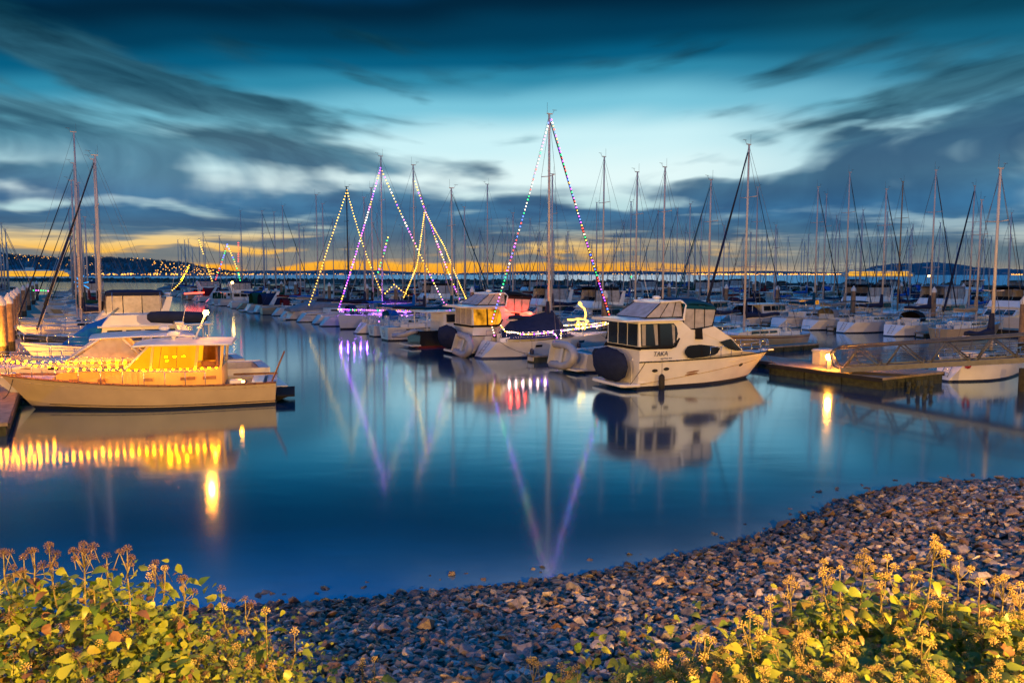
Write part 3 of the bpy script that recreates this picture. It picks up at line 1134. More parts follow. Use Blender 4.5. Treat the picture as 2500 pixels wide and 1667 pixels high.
# ------------------------------------------------------------------ the named boats
def sundeck_cruiser(lit=None, bim=C_TEAL, name_text=False):
    """aft-cabin sedan with hardtop, raked bridge screen and bimini; bow along +x"""
    H = Hull(9.75, 3.7, 1.42, 1.52, rake=1.55, tr=-.05, tw=.93, full=.55, wl=.84)
    P = [('hull', H.build(GEL, BOOT, None, None, ns=24), None), ('deck', H.deck(DECK, (.2, 2.3), .5, DECK, side=.25, ns=24), None)]
    hb = 1.85

    def w(x, z):
        return max(.1, min(hb * .96, H.deck_half(x) - .10)) * (1 - .055 * max(0, z - 1.4))
    house = MB().prism([(.05, 1.2), (.05, 3.42), (2.4, 3.42), (2.62, 3.38), (2.9, 3.16), (3.15, 2.95), (3.5, 2.9), (4.5, 3.06), (4.72, 3.05), (5.85, 2.42), (6.75, 1.66), (7.6, 1.56), (8.5, 1.38), (6, 1.2)], w, GEL)
    P.append(('house', house, None))
    roof = MB()
    roof.loft([[(x, -1.78 * k, 3.425), (x, -1.74 * k, 3.52), (x, -.9 * k, 3.585), (x, .9 * k, 3.585), (x, 1.74 * k, 3.52), (x, 1.78 * k, 3.425)] for x, k in ((-.95, .86), (-.85, .97), (0, 1), (2.0, 1), (2.55, .97))], GEL, smooth=False)
    P.append(('hardtop', roof, None))
    wn = MB()
    g = lit or GLASS
    wn.side([(.16, 2.18), (1.15, 2.16), (1.15, 3.30), (.16, 3.30)], w, g)
    wn.side([(1.27, 2.16), (2.02, 2.18), (2.22, 2.32), (2.33, 2.75), (2.28, 3.1), (2.1, 3.30), (1.27, 3.30)], w, g)
    yy = w(.05, 2.7) * .95
    for a, b in ((-.97, -.36), (-.28, .28), (.36, .97)):
        wn.slab([(.045, b * yy, 2.18), (.045, a * yy, 2.18), (.045, a * yy, 3.30), (.045, b * yy, 3.30)], .02, VINYL if lit else g)
    P.append(('window', wn, 'house'))
    fr = MB()
    fr.side([(.0, 2.02), (1.9, 2.0), (2.2, 2.1), (2.45, 2.5), (2.40, 2.55), (2.1, 2.18), (.0, 2.155)], w, C_BLACK, off=.022)
    fr.side([(1.155, 2.16), (1.265, 2.16), (1.265, 3.3), (1.155, 3.3)], w, C_BLACK, off=.018)
    fr.box(-.0, .04, -1.7, 1.7, 2.0, 2.15, C_BLACK)
    P.append(('window_frame', fr, 'window'))
    if not lit:
        ct = MB()
        ct.side([(.22, 2.22), (.40, 2.22), (.46, 3.26), (.22, 3.26)], w, CURT, off=.016)
        ct.side([(.98, 2.22), (1.13, 2.22), (1.13, 3.26), (.90, 3.26)], w, CURT, off=.016)
        ct.side([(2.02, 2.24), (2.14, 2.34), (2.16, 3.2), (1.98, 3.26)], w, CURT, off=.016)
        P.append(('curtain', ct, 'window'))
    # long tapered saloon window low on the flank, dark vent above it
    for sg in (-1, 1):
        sw, vt = MB(), MB()
        for i in range(12):
            f0, f1 = i / 12, (i + 1) / 12
            wx = [2.72 + 2.26 * f for f in (f0, f1)]
            bot = lambda x: np.interp(x, [2.72, 2.95, 3.8, 4.72, 4.98], [1.74, 1.45, 1.50, 1.60, 1.88])
            top = lambda x: np.interp(x, [2.72, 2.95, 3.7, 4.5, 4.98], [1.86, 2.13, 2.16, 2.06, 1.93])
            sw.side([(wx[0], bot(wx[0])), (wx[1], bot(wx[1])), (wx[1], top(wx[1])), (wx[0], top(wx[0]))], w, GLASS, off=.02, th=.02, sides=(sg,))
        sw.side([(3.72, 1.5), (3.80, 1.5), (3.80, 2.15), (3.72, 2.15)], w, C_BLACK, off=.024, th=.02, sides=(sg,))
        P.append(('saloon_window', sw, 'house'))
        vt.side([(3.42, 3.0), (3.85, 3.02), (3.87, 2.42), (3.42, 2.44)], w, C_BLACK, off=.016, sides=(sg,))
        P.append(('vent_panel', vt, 'house'))
    q = MB()
    q.side([(4.95, 2.24), (5.8, 2.38), (6.62, 1.72), (6.2, 1.72), (5.6, 1.86)], w, GLASS, off=.014)
    ww = lambda x, z: w(x, z) * .93
    for i in range(3):
        a, b = -1 + 2 * i / 3 + .02, -1 + 2 * (i + 1) / 3 - .02
        x0, z0, x1, z1 = 6.70, 1.72, 5.9, 2.40
        q.slab([(x0 + .012, a * ww(x0, z0), z0), (x0 + .012, b * ww(x0, z0), z0), (x1 + .012, b * ww(x1, z1), z1), (x1 + .012, a * ww(x1, z1), z1)], .02, GLASS)
    P.append(('windscreen', q, 'house'))
    # raked bridge screen aft of the arch
    sc, sf = MB(), MB()
    y0, y1 = 1.42, 1.22
    for sg in (-1, 1):
        sc.slab([(.45, sg * y0, 3.6), (2.72, sg * y0, 3.6), (2.78, sg * y1, 4.34), (1.55, sg * y1, 4.34)], .012, VINYL)
        for f in (0, .38, .72, 1):
            sf.tube((.45 + 2.27 * f, sg * (y0 + .01), 3.58), (1.55 + 1.23 * f, sg * (y1 + .01), 4.36), .024, C_BLACK, n=4)
        sf.tube((.45, sg * y0, 3.6), (2.72, sg * y0, 3.6), .03, C_BLACK, n=4)
    sc.slab([(.45, -y0, 3.6), (.45, y0, 3.6), (1.55, y1, 4.34), (1.55, -y1, 4.34)], .012, VINYL)
    sf.tube((.45, -y0, 3.6), (.45, y0, 3.6), .03, C_BLACK, n=4)
    P.append(('bridge_screen', sc, None))
    P.append(('screen_frame', sf, 'bridge_screen'))
    ar = MB()
    for sg in (-1, 1):
        ar.path([(1.5, sg * 1.24, 4.37), (2.75, sg * 1.24, 4.42), (2.95, sg * 1.38, 4.2), (2.72, sg * 1.52, 3.42)], .06, GEL, n=8)
    ar.slab([(1.5, -1.24, 4.36), (1.5, 1.24, 4.36), (2.8, 1.24, 4.43), (2.8, -1.24, 4.43)], .06, GEL)
    ar.tube((2.2, .8, 4.4), (1.7, .8, 6.0), .014, GEL, n=4)
    ar.ball((2.1, 0, 4.56), .24, GEL, sz=.5)
    P.append(('radar_arch', ar, None))
    bi = MB()
    rr = []
    for x, dz in ((2.78, .0), (3.3, .06), (4.1, .02), (4.75, -.14), (4.92, -.34)):
        rr.append([(x, 1.42 * math.cos(math.pi * i / 10), 4.22 + dz + .26 * math.sin(math.pi * i / 10) ** .8) for i in range(11)])
    bi.loft(rr, bim, caps=False, closed=False)
    bi.loft([[(x, y * .98, z - .03) for x, y, z in r] for r in rr], bim, caps=False, closed=False)
    for sg in (-1, 1):
        bi.slab([(2.78, sg * 1.42, 4.02), (4.85, sg * 1.42, 3.92), (4.92, sg * 1.42, 3.95), (4.75, sg * 1.42, 4.1), (2.78, sg * 1.42, 4.24)], .02 * sg, bim)
    P.append(('bimini', bi, None))
    cu, cf = MB(), MB()
    for sg in (-1, 1):
        cu.slab([(2.75, sg * 1.46, 3.2), (3.2, sg * 1.48, 2.98), (4.55, sg * 1.47, 3.1), (4.9, sg * 1.4, 3.95), (2.8, sg * 1.4, 4.05)], .012, VINYL)
        for x0, x1 in ((2.75, 2.8), (3.45, 3.5), (4.08, 4.12), (4.6, 4.88)):
            cf.tube((x0, sg * 1.48, 3.0), (x1, sg * 1.42, 4.05), .026, C_BLACK, n=4)
        cf.path([(2.72, sg * 1.5, 3.3), (3.15, sg * 1.5, 2.97), (3.6, sg * 1.5, 2.95), (4.6, sg * 1.49, 3.1)], .035, C_BLACK, n=4)
    cu.slab([(4.62, -1.45, 3.1), (4.62, 1.45, 3.1), (4.9, 1.4, 3.95), (4.9, -1.4, 3.95)], .012, VINYL)
    P.append(('clear_curtain', cu, None))
    P.append(('curtain_seam', cf, 'clear_curtain'))
    rl = MB()
    T = [i / 20 for i in range(21)]
    for sg in (-1, 1):
        pts = []
        for t in T:
            x, y, z = H.point(t, .985)
            pts.append((x, sg * (y + .02), z))
        rl.path(pts, .035, C_BLACK, n=6)
        pts = []
        for t in T[:19]:
            x, y, z = H.point(t, .16 + .62 * t ** .9)
            pts.append((x, sg * (y + .008), z))
        rl.path(pts, .022, CREAM, n=5)
    P.append(('rub_rail', rl, 'hull'))
    po = MB()
    for x, qq, l in ((1.0, .66, .2), (1.72, .70, .2), (6.95, .62, .16)):
        t = x / 9.0
        for sg in (-1, 1):
            p0, p1, p2, p3 = H.point(t, qq - .05), H.point(t + l / 9, qq - .04), H.point(t + l / 9, qq + .05), H.point(t, qq + .04)
            n = 10
            c = [sum(k) / 4 for k in zip(p0, p1, p2, p3)]
            pts = []
            for i in range(n):
                an = 2 * math.pi * i / n
                dt, dq = l / 9 * math.cos(an) * .9, .06 * math.sin(an)
                p = H.point(t + dt, qq + dq)
                pts.append((p[0], sg * (p[1] + .004), p[2]))
            po.slab(pts if sg > 0 else pts[::-1], -.02 if sg > 0 else -.02, RUBBER)
    for k, dq in ((0, 0.02), (1, -.06)):
        for sg in (-1, 1):
            pts = []
            for i in range(10):
                an = 2 * math.pi * i / 10
                p = H.point(.385 + .048 * math.cos(an) - k * .008, .52 + dq + .028 * math.sin(an) + .03 * math.cos(an))
                pts.append((p[0], sg * (p[1] + .004), p[2]))
            po.slab(pts if sg > 0 else pts[::-1], -.02, TEAK)
    P.append(('porthole', po, 'hull'))
    pf = MB()
    rr = [[(x, -1.7 * k, .16), (x, -1.74 * k, .24), (x, -1.7 * k, .30), (x, 1.7 * k, .30), (x, 1.74 * k, .24), (x, 1.7 * k, .16)] for x, k in ((-.95, .8), (-.75, .95), (.02, 1))]
    pf.loft(rr, GEL, smooth=False)
    P.append(('swim_platform', pf, None))
    P.append(('bow_rail', H.guard(4.9, 9.5, 6, .55, r=.018, wires=1), None))
    st = MB()
    for i in range(4):
        st.box(.06 - .02, .42, -1.62, -1.05, .32 + .27 * i, .36 + .27 * i, GEL)
    st.box(-.05, .05, -1.0, -.94, .3, 1.5, GEL)
    P.append(('boarding_steps', st, None))
    an = MB().tube((9.3, 0, 1.56), (10.0, 0, 1.50), .05, STEEL, n=6).box(9.2, 10.0, -.18, .18, 1.48, 1.55, GEL)
    P.append(('bow_pulpit', an, None))
    return P, H, w


def inflatable(L=3.0, r=.21, m=TUBE, floor=GREYGEL):
    t = MB()
    W = .62
    pts = [(0, -W, 0), (L * .55, -W, 0), (L * .8, -W * .75, .05), (L * .95, -W * .35, .14), (L, 0, .18), (L * .95, W * .35, .14), (L * .8, W * .75, .05), (L * .55, W, 0), (0, W, 0)]
    rings = []
    n = 10
    V = [Vector(p) for p in pts]
    for i, p in enumerate(V):
        d = (V[min(i + 1, len(V) - 1)] - V[max(i - 1, 0)]).normalized()
        u = Vector((0, 0, 1))
        s = d.cross(u).normalized()
        u = s.cross(d)
        k = .45 if i in (0, len(V) - 1) else 1
        rings.append([tuple(p + (s * math.cos(2 * math.pi * j / n) + u * math.sin(2 * math.pi * j / n)) * r * k) for j in range(n)])
    e0 = [[tuple(Vector(q) + Vector((-.25, 0, 0)) * 0 + (Vector(q) - V[0]) * 1.2) for q in rings[0]]]
    rings2 = [rings[0]] + [[tuple(V[0] + Vector((.12, 0, 0)) + (Vector(q) - V[0]) * 2.2) for q in rings[0]]] + rings[1:-1] + [[tuple(V[-1] + Vector((.12, 0, 0)) + (Vector(q) - V[-1]) * 2.2) for q in rings[-1]]] + [rings[-1]]
    t.loft(rings2, m)
    f = MB()
    fl = [(.15, -W, -.1), (L * .55, -W, -.1), (L * .8, -W * .7, -.05), (L * .94, 0, .05), (L * .8, W * .7, -.05), (L * .55, W, -.1), (.15, W, -.1)]
    f.slab(fl, .05, floor)
    tr = MB().box(.12, .17, -W, W, -.12, .3, floor)
    se = MB().box(L * .4, L * .4 + .25, -W, W, .08, .12, floor)
    return [('tube', t, None), ('floor', f, None), ('transom', tr, None), ('seat', se, None)]


def covered_dinghy(L=3.1, m=C_NAVY):
    rings = []
    for i in range(11):
        f = i / 10
        x = -L / 2 + L * f
        k = max(.04, (1 - abs(2 * f - 1) ** 2.6)) ** .5
        n = 12
        rings.append([(x, .46 * k * math.cos(2 * math.pi * j / n) * (1 + .07 * math.sin(3 * j + i)), .05 + .86 * k * math.sin(2 * math.pi * j / n) * (1 + .04 * math.sin(2 * j + 2 * i))) for j in range(n)])
    c = MB().loft(rings, m)
    o = MB()
    rr = [[(-L / 2 + .05 + dx + .26 * k * math.cos(a), .1 + .22 * k * math.sin(a), z) for a in [2 * math.pi * j / 8 for j in range(8)]] for dx, z, k in ((0, -.35, .5), (-.05, .05, .9), (-.1, .4, 1), (-.05, .62, .6))]
    o.loft(rr, m)
    return [('cover', c, None), ('outboard_cover', o, None)]


def lobster_yacht():
    H = Hull(11.2, 3.9, 1.0, 1.52, rake=1.25, tr=-.06, tw=.86, full=.72, wl=.86, dip=.06)
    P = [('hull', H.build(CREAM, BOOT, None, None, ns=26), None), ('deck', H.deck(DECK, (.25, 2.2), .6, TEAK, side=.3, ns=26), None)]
    hb = 1.95

    def w(x, z):
        return max(.1, min(hb * .80, H.deck_half(x) - .42)) * (1 - .05 * max(0, z - 1.1))
    tr = MB().prism([(5.6, .9), (5.6, 1.68), (8.2, 1.66), (8.75, 1.6), (9.25, 1.22), (9.3, 1.0)], w, GLOWTINT)
    P.append(('trunk_cabin', tr, None))
    wh = MB()
    wh.prism([(2.2, .85), (2.2, 1.72), (6.15, 1.74), (6.25, 1.0)], w, GLOWTINT)
    # posts and coachsides of the wheelhouse
    for sg in (-1, 1):
        for x0, x1 in ((2.2, 2.3), (3.22, 3.34), (5.02, 5.12)):
            wh.slab([(x0, sg * w(x0, 1.72), 1.70), (x1, sg * w(x1, 1.72), 1.70), (x1 - .12, sg * w(x1, 2.7), 2.70), (x0 - .12, sg * w(x0, 2.7), 2.70)], .07 * -sg, GLOWTINT)
        wh.tube((6.1, sg * w(6.1, 1.74), 1.72), (5.15, sg * w(5.2, 2.7), 2.72), .05, GEL, n=6)
        wh.tube((2.25, sg * w(2.2, 1.75), 1.7), (2.2, sg * w(2.2, 2.7), 2.7), .045, GEL, n=6)
    P.append(('wheelhouse', wh, None))
    for sg in (-1, 1):
        cu = MB()
        cu.slab([(3.32, sg * (w(3.3, 1.75) - .01), 1.74), (5.98, sg * (w(6, 1.75) - .01), 1.76), (5.12, sg * (w(5.1, 2.68) - .01), 2.68), (3.2, sg * (w(3.3, 2.68) - .01), 2.68)], .012 * -sg, L_WIN)
        P.append(('lit_side_curtain', cu, 'wheelhouse'))
    se = MB()
    for sg in (-1, 1):
        for x0, x1 in ((4.05, 4.0), (4.75, 4.62)):
            se.tube((x0, sg * w(x0, 1.75), 1.75), (x1, sg * w(x1, 2.66), 2.66), .014, TEAK, n=4)
    P.append(('curtain_seam', se, 'wheelhouse'))
    for x, z in ((3.75, 2.25), (4.1, 2.25), (4.45, 2.25), (4.4, 2.08)):  # reflected bright dots on the curtain, built as small glowing tubes
        P.append(('curtain_glint', MB().tube((x - .05, w(x, z) + .03, z), (x + .05, w(x, z) + .03, z), .018, L_WARM, n=6), 'wheelhouse'))
    sp = MB()
    for sg in (-1, 1):
        pts = [(p[0], sg * (p[1] + .006), p[2]) for p in [H.point(i / 24, .17) for i in range(23)]]
        sp.path(pts, .02, BOOT, n=5)
    P.append(('boot_stripe', sp, 'hull'))
    gl = MB()
    for i in range(3):
        a, b = -1 + 2 * i / 3 + .03, -1 + 2 * (i + 1) / 3 - .03
        gl.slab([(6.1, a * w(6.1, 1.75), 1.76), (6.1, b * w(6.1, 1.75), 1.76), (5.18, b * w(5.2, 2.68), 2.68), (5.18, a * w(5.2, 2.68), 2.68)], .02, GLASS)
    P.append(('windscreen', gl, 'wheelhouse'))
    it = MB().box(2.35, 2.45, -1.35, 1.35, 1.0, 2.6, INTERIOR).box(2.45, 3.2, -1.2, -1.15, 1.0, 2.6, INTERIOR).box(2.5, 3.1, .3, .9, 1.72, 1.95, INTERIOR)
    P.append(('bulkhead', it, 'wheelhouse'))
    rf = MB()
    rr = []
    for x, k, dz in ((1.75, .9, 0), (1.9, .99, .0), (3.5, 1, .03), (5.2, .97, .02), (5.75, .86, -.03)):
        y = 1.72 * k
        rr.append([(x, -y, 2.70 + dz), (x, -y * .99, 2.79 + dz), (x, -y * .6, 2.86 + dz), (x, y * .6, 2.86 + dz), (x, y * .99, 2.79 + dz), (x, y, 2.70 + dz)])
    rf.loft(rr, GEL, smooth=False)
    P.append(('roof', rf, 'wheelhouse'))
    rd = MB().ball((4.35, -.2, 3.12), .27, GEL, sz=.55).tube((4.35, -.2, 2.86), (4.35, -.2, 3.05), .1, GEL, n=8)
    P.append(('radar_dome', rd, 'roof'))
    ms = MB().tube((3.45, 0, 2.85), (2.95, 0, 3.98), .045, GEL, n=6).box(3.12, 3.3, -.35, .35, 3.38, 3.42, GEL)
    P.append(('signal_mast', ms, 'roof'))
    lt = MB().ball((2.93, 0, 4.06), .12, L_LAMP)
    P.append(('anchor_light', lt, 'roof'))
    P.append(('cabin_light', MB().ball((4.9, 1.0, 2.6), .05, L_AMBER), 'wheelhouse'))
    P.append(('cockpit_light', MB().ball((1.35, 1.2, 1.03), .07, L_LAMP2, sz=.6), None))
    rl = MB()
    for sg in (-1, 1):
        pts = [(p[0], sg * (p[1] + .015), p[2] + .015) for p in [H.point(i / 24, 1.0) for i in range(25)]]
        rl.path(pts, .045, TEAK, n=6)
        pts = [(p[0], sg * (p[1] + .006), p[2]) for p in [H.point(i / 24, .84) for i in range(24)]]
        rl.path(pts, .016, CREAM, n=5)
    P.append(('rub_rail', rl, 'hull'))
    P.append(('bow_rail', H.guard(3.2, 10.9, 9, .62, r=.018, wires=1), None))
    wn = MB()
    for x0, x1 in ((8.0, 8.35), (6.9, 7.2), (5.0, 5.35), (3.3, 3.9), (2.45, 3.0)):
        wn.side([(x0, 1.22), (x1, 1.22), (x1, 1.36), (x0, 1.36)], w, TEAK, off=.012)
    P.append(('window', wn, 'trunk_cabin'))
    pf = MB().box(-.85, -.02, -1.4, 1.4, .30, .38, C_BLACK)
    for y in (-1, 1):
        pf.slab([(-.02, y, .05), (-.7, y, .30), (-.02, y, .30)], .05, C_BLACK)
    P.append(('swim_platform', pf, None))
    fs = MB().tube((.12, 1.2, 1.0), (-.45, 1.25, 2.35), .04, TEAK, n=6)
    P.append(('flagstaff', fs, None))
    ck = MB().box(.5, 1.0, -1.2, 1.2, .5, 1.0, GEL).box(1.4, 1.9, .9, 1.4, .5, 1.12, GEL)
    P.append(('cockpit_seat', ck, None))
    an = MB().tube((10.6, 0, 1.56), (11.5, 0, 1.52), .06, STEEL, n=6).box(10.4, 11.35, -.16, .16, 1.5, 1.56, TEAK)
    P.append(('bow_pulpit', an, None))
    dv = MB().tube((1.3, -1.75, .95), (.9, -1.95, 2.0), .05, STEEL, n=6)
    return P, H


L_LAMP2 = emat('cockpit_lamp', (1, .5, .10), 60)


def hardtop_express():
    H = Hull(12.4, 4.0, 1.25, 1.72, rake=1.9, tr=-.05, tw=.9, full=.62, wl=.84)
    P = [('hull', H.build(GEL, BOOT, None, None, ns=24), None), ('deck', H.deck(DECK, (.3, 3.4), .6, TEAK, side=.3, ns=24), None)]
    hb = 2.0

    def w(x, z):
        return max(.1, min(hb * .86, H.deck_half(x) - .3)) * (1 - .08 * max(0, z - 1.3))
    hs = MB().prism([(3.4, 1.0), (3.4, 1.75), (8.3, 1.85), (10.2, 1.78), (11.3, 1.52), (11.3, 1.2)], w, GEL)
    P.append(('house', hs, None))
    rf = MB()
    rr = []
    for x, k, dz in ((3.3, .88, -.03), (3.6, .98, 0), (5.5, 1, .04), (7.2, .95, 0), (7.75, .78, -.07)):
        y = 1.7 * k
        rr.append([(x, -y, 2.86 + dz), (x, -y, 2.93 + dz), (x, -y * .6, 3.0 + dz), (x, y * .6, 3.0 + dz), (x, y, 2.93 + dz), (x, y, 2.86 + dz)])
    rf.loft(rr, GEL, smooth=False)
    P.append(('hardtop', rf, None))
    su = MB()
    gl = MB()
    for sg in (-1, 1):
        for a, b in (((8.75, 1.84), (7.3, 2.88)), ((5.4, 1.78), (6.4, 2.88)), ((3.6, 1.74), (4.3, 2.88))):
            su.tube((a[0], sg * w(a[0], 1.8) * .93, a[1]), (b[0], sg * 1.5, b[1]), .055, GEL, n=6)
        gl.slab([(5.6, sg * 1.62, 1.80), (8.5, sg * 1.5, 1.86), (7.2, sg * 1.48, 2.84), (6.4, sg * 1.5, 2.84)], .015 * -sg, VINYL)
    for i in range(3):
        a, b = -1 + 2 * i / 3 + .03, -1 + 2 * (i + 1) / 3 - .03
        gl.slab([(8.72, a * 1.5, 1.87), (8.72, b * 1.5, 1.87), (7.32, b * 1.45, 2.86), (7.32, a * 1.45, 2.86)], .02, VINYL)
    P.append(('roof_strut', su, 'hardtop'))
    P.append(('windscreen', gl, 'house'))
    wn = MB()
    for x in (9.0, 10.1):
        wn.side([(x, 1.50), (x + .45, 1.50), (x + .42, 1.62), (x + .05, 1.62)], w, GLASS)
    P.append(('window', wn, 'house'))
    rd = MB().ball((4.6, .2, 3.2), .26, GEL, sz=.5)
    P.append(('whip_aerial', MB().tube((3.9, .6, 3.0), (3.6, .6, 4.4), .015, GEL, n=4), 'hardtop'))
    P.append(('radar_dome', rd, 'hardtop'))
    P.append(('bow_rail', H.guard(4.6, 12.2, 9, .6, r=.018, wires=1), None))
    P.append(('swim_platform', MB().box(-.9, .05, -1.6, 1.6, .18, .28, GEL), None))
    se = MB().box(3.9, 5.2, .4, 1.3, 1.2, 2.05, GEL).box(3.9, 5.2, -1.3, -.4, 1.2, 2.05, GEL)
    P.append(('helm_seat', se, None))
    return P, H


# ------------------------------------------------------------------ string lights
def icos(r=1.0, k=1):
    bm = bmesh.new()
    bmesh.ops.create_icosphere(bm, subdivisions=k, radius=r)
    me = bpy.data.meshes.new('bulb')
    bm.to_mesh(me)
    bm.free()
    return me


BULB = {}


def bulb_mesh(m, r, stretch=1.0):
    key = (m.name, r, stretch)
    if key not in BULB:
        me = icos(r)
        if stretch != 1:
            for v in me.vertices:
                v.co.x *= stretch
        me.materials.append(m)
        BULB[key] = me
    return BULB[key]


def polyline_points(pts, step):
    pts = [Vector(p) for p in pts]
    out, carry = [], 0.0
    for a, b in zip(pts[:-1], pts[1:]):
        d = (b - a).length
        t = carry
        while t < d:
            out.append(a.lerp(b, t / d))
            t += step
        carry = t - d
    return out


def string_lights(pts, step, mats, r, label, group='strings of festive lights', far=False, stretch=1.0, seq=False, cord=.012, name='string_lights', most=100):
    sg = []
    P0 = [Vector(p) for p in pts]
    for a, b in zip(P0[:-1], P0[1:]):
        L_ = (b - a).length
        k_ = max(1, min(8, int(L_ / 1.2)))
        for i in range(k_):
            f = i / k_
            sg.append(a.lerp(b, f) - Vector((0, 0, min(.45, .02 * L_) * 4 * f * (1 - f))))
    pts = sg + [P0[-1]]
    pos = polyline_points(pts, step)
    rnd = random.Random(len(pos) * 7 + int(pts[0].x * 10))
    org = pts[0]
    if far:
        mb = MB()
        mb.path(pts, cord, WIRE, n=3)
        for i, p in enumerate(pos):
            mb.ball(p, r, mats[i % len(mats)] if seq else rnd.choice(mats), n=5, k=3)
        o = mb.build(name)
        return tag(o, label, 'lights', group)
    e = empty(name, org)
    tag(e, label, 'lights', group)
    c = MB().path([p - org for p in pts], cord, WIRE, n=4).build('cord', e)
    hd = math.atan2((pts[-1] - pts[0]).y, (pts[-1] - pts[0]).x)
    for i, p in enumerate(pos[:most]):
        m = mats[i % len(mats)] if seq else rnd.choice(mats)
        b = link('bulb', bulb_mesh(m, r, stretch), e)
        b.location = p - org
        b.rotation_euler = (0, 0, hd)
        b.scale = (rnd.uniform(.75, 1.2),) * 3
    if len(pos) > most:
        mb = MB()
        for i, p in enumerate(pos[most:]):
            mb.ball(p - org, r, mats[i % len(mats)] if seq else rnd.choice(mats), n=5, k=3)
        tag(mb.build('bulb', e), kind='stuff')
    return e


# ------------------------------------------------------------------ placing boats
def px_of(p):
    v = Vector(p) - Vector((0, 0, CAM_H))
    f = v.y * CP - v.z * SP
    u = v.y * SP + v.z * CP
    return (1250 + FOC * v.x / f, 833.5 - FOC * u / f)


ORD = ['first', 'second', 'third', 'fourth', 'fifth', 'sixth', 'seventh', 'eighth', 'ninth', 'tenth', 'eleventh', 'twelfth', 'thirteenth', 'fourteenth', 'fifteenth', 'sixteenth', 'seventeenth',
       'eighteenth', 'nineteenth', 'twentieth', 'twenty-first', 'twenty-second', 'twenty-third', 'twenty-fourth', 'twenty-fifth', 'twenty-sixth', 'twenty-seventh', 'twenty-eighth', 'twenty-ninth', 'thirtieth'] + \
      ['thirty-' + k for k in ('first', 'second', 'third', 'fourth', 'fifth', 'sixth', 'seventh', 'eighth', 'ninth')] + ['fortieth'] + ['forty-' + k for k in ('first', 'second', 'third', 'fourth', 'fifth')]
SAILG, MOTG = 'sailing boats moored in the marina', 'motor boats moored in the marina'


def place_local(o, corner_px, local, heading, z=0):
    """set o so that the local point lies where the waterline pixel says"""
    h = rad(heading)
    p = on_level(*corner_px, z)
    c, s = math.cos(h), math.sin(h)
    o.location = (p.x - (c * local[0] - s * local[1]), p.y - (s * local[0] + c * local[1]), 0)
    o.rotation_euler = (0, 0, h)
    bpy.context.view_layer.update()
    return o


def world(o, p):
    m = Matrix.Translation(o.location) @ Matrix.Rotation(o.rotation_euler.z, 4, 'Z')
    return m @ Vector(p)


# --- sedan with the name on its side
parts, HT, wT = sundeck_cruiser()
taka = assemble('sedan_cruiser', parts, 'white sedan cruiser named TAKA with dark aft windows and teal bimini beside the gangway dock', 'motor boat', MOTG, (0, 0, 0), 0)
place_local(taka, (1556, 951), (0, -1.5), 24)
for txt, x, z, sz in (("TAKA", .80, 1.66, .34), ("SEATTLE, WA", 1.22, 1.49, .115)):
    t = link('lettering', text_mesh(txt, sz), taka)
    t.data.materials.append(BLACKH)
    t.location = (x, -(wT(x + .5, z + .1) + .018), z)
    t.rotation_euler = (rad(90), 0, 0)
dg1 = assemble('covered_dinghy', covered_dinghy(), 'tender under a tight navy cover on the swim platform of the TAKA cruiser', 'dinghy', 'tenders carried on swim platforms', (0, 0, 0), 0)
dg1.location = world(taka, (-.62, .15, 1.12))
dg1.rotation_euler = (0, rad(3), rad(24 - 90))


def fender(p, label, m=RUBBER, r=.13, l=.75, top=.6):
    e = empty('fender', p)
    tag(e, label, 'fender', 'fenders hanging on hulls')
    b = MB()
    b.loft([[(k * r * math.cos(a), k * r * math.sin(a), z) for a in [2 * math.pi * i / 9 for i in range(9)]] for z, k in ((-l / 2, .3), (-l / 2 + .08, .85), (-l / 2 + .16, 1), (l / 2 - .16, 1), (l / 2 - .08, .85), (l / 2, .3))], m)
    b.build('bumper', e)
    MB().tube((0, 0, l / 2 - .02), (0, 0.0, l / 2 + top), .012, ROPE, n=4).build('line', e)
    return e


fender(world(taka, (1.15, -1.95, .36)), 'black fender hanging low on the flank of the TAKA cruiser', r=.15, l=.85, top=.75)

# --- express cruiser hidden behind it, with an upright grey inflatable
parts, H1 = cruiser(L=10.5, express=True, canvas=None, arch=False, hi=True)
bex = assemble('express_cruiser', parts, 'white express cruiser half hidden behind the TAKA cruiser, between it and the decorated yacht', 'motor boat', MOTG, ab(38.3, 26.4), rad(29))
ib = assemble('inflatable_dinghy', inflatable(2.7, .24), 'grey inflatable stowed upright on the platform behind the TAKA cruiser', 'dinghy', 'tenders carried on swim platforms', (0, 0, 0), 0)
ib.location = world(bex, (-.62, 1.5, .95))
ib.rotation_euler = (rad(78), 0, rad(29 - 90))

# --- decorated sailing yacht
parts, HS = sailboat(L=11.9, mast_h=17.1, mast_at=.50, boot=BOOTB, cover=None, furl=C_NAVY, furl_r=.10, boat_tent=C_NAVY, scoop=True, mr=.11, wheel=True, fs=1.15, fb=1.45)
yacht = assemble('sailing_yacht', parts, 'white sailing yacht under a navy cover, wrapped in coloured lights, tallest mast', 'sailing boat', SAILG, (0, 0, 0), 0)
place_local(yacht, (1182, 878), (0, -1.0), 31)
hp = MB()
for x in (4.0, 8.3):
    for sg in (-1, 1):
        t = x / 11.9
        a, b, c_, d_ = HS.point(t, .62), HS.point(t + .05, .62), HS.point(t + .05, .75), HS.point(t, .75)
        q = [(p[0], sg * (p[1] + .006), p[2]) for p in (a, b, c_, d_)]
        hp.slab(q if sg > 0 else q[::-1], -.02, GLASS)
hp.build('porthole', [c for c in yacht.children if c.name.startswith('hull')][0])
for x, zz, n_ in ((3.6, .42, 'navy fender on the decorated yacht hull, beside its stern rope'), (8.3, .62, 'navy fender on the decorated yacht hull, under its bow cleat')):
    pt = HS.point(x / 11.9, .6)
    fender(world(yacht, (pt[0], -(pt[1] + .12), zz)), n_, FENDB, r=.14, l=.5, top=.5)

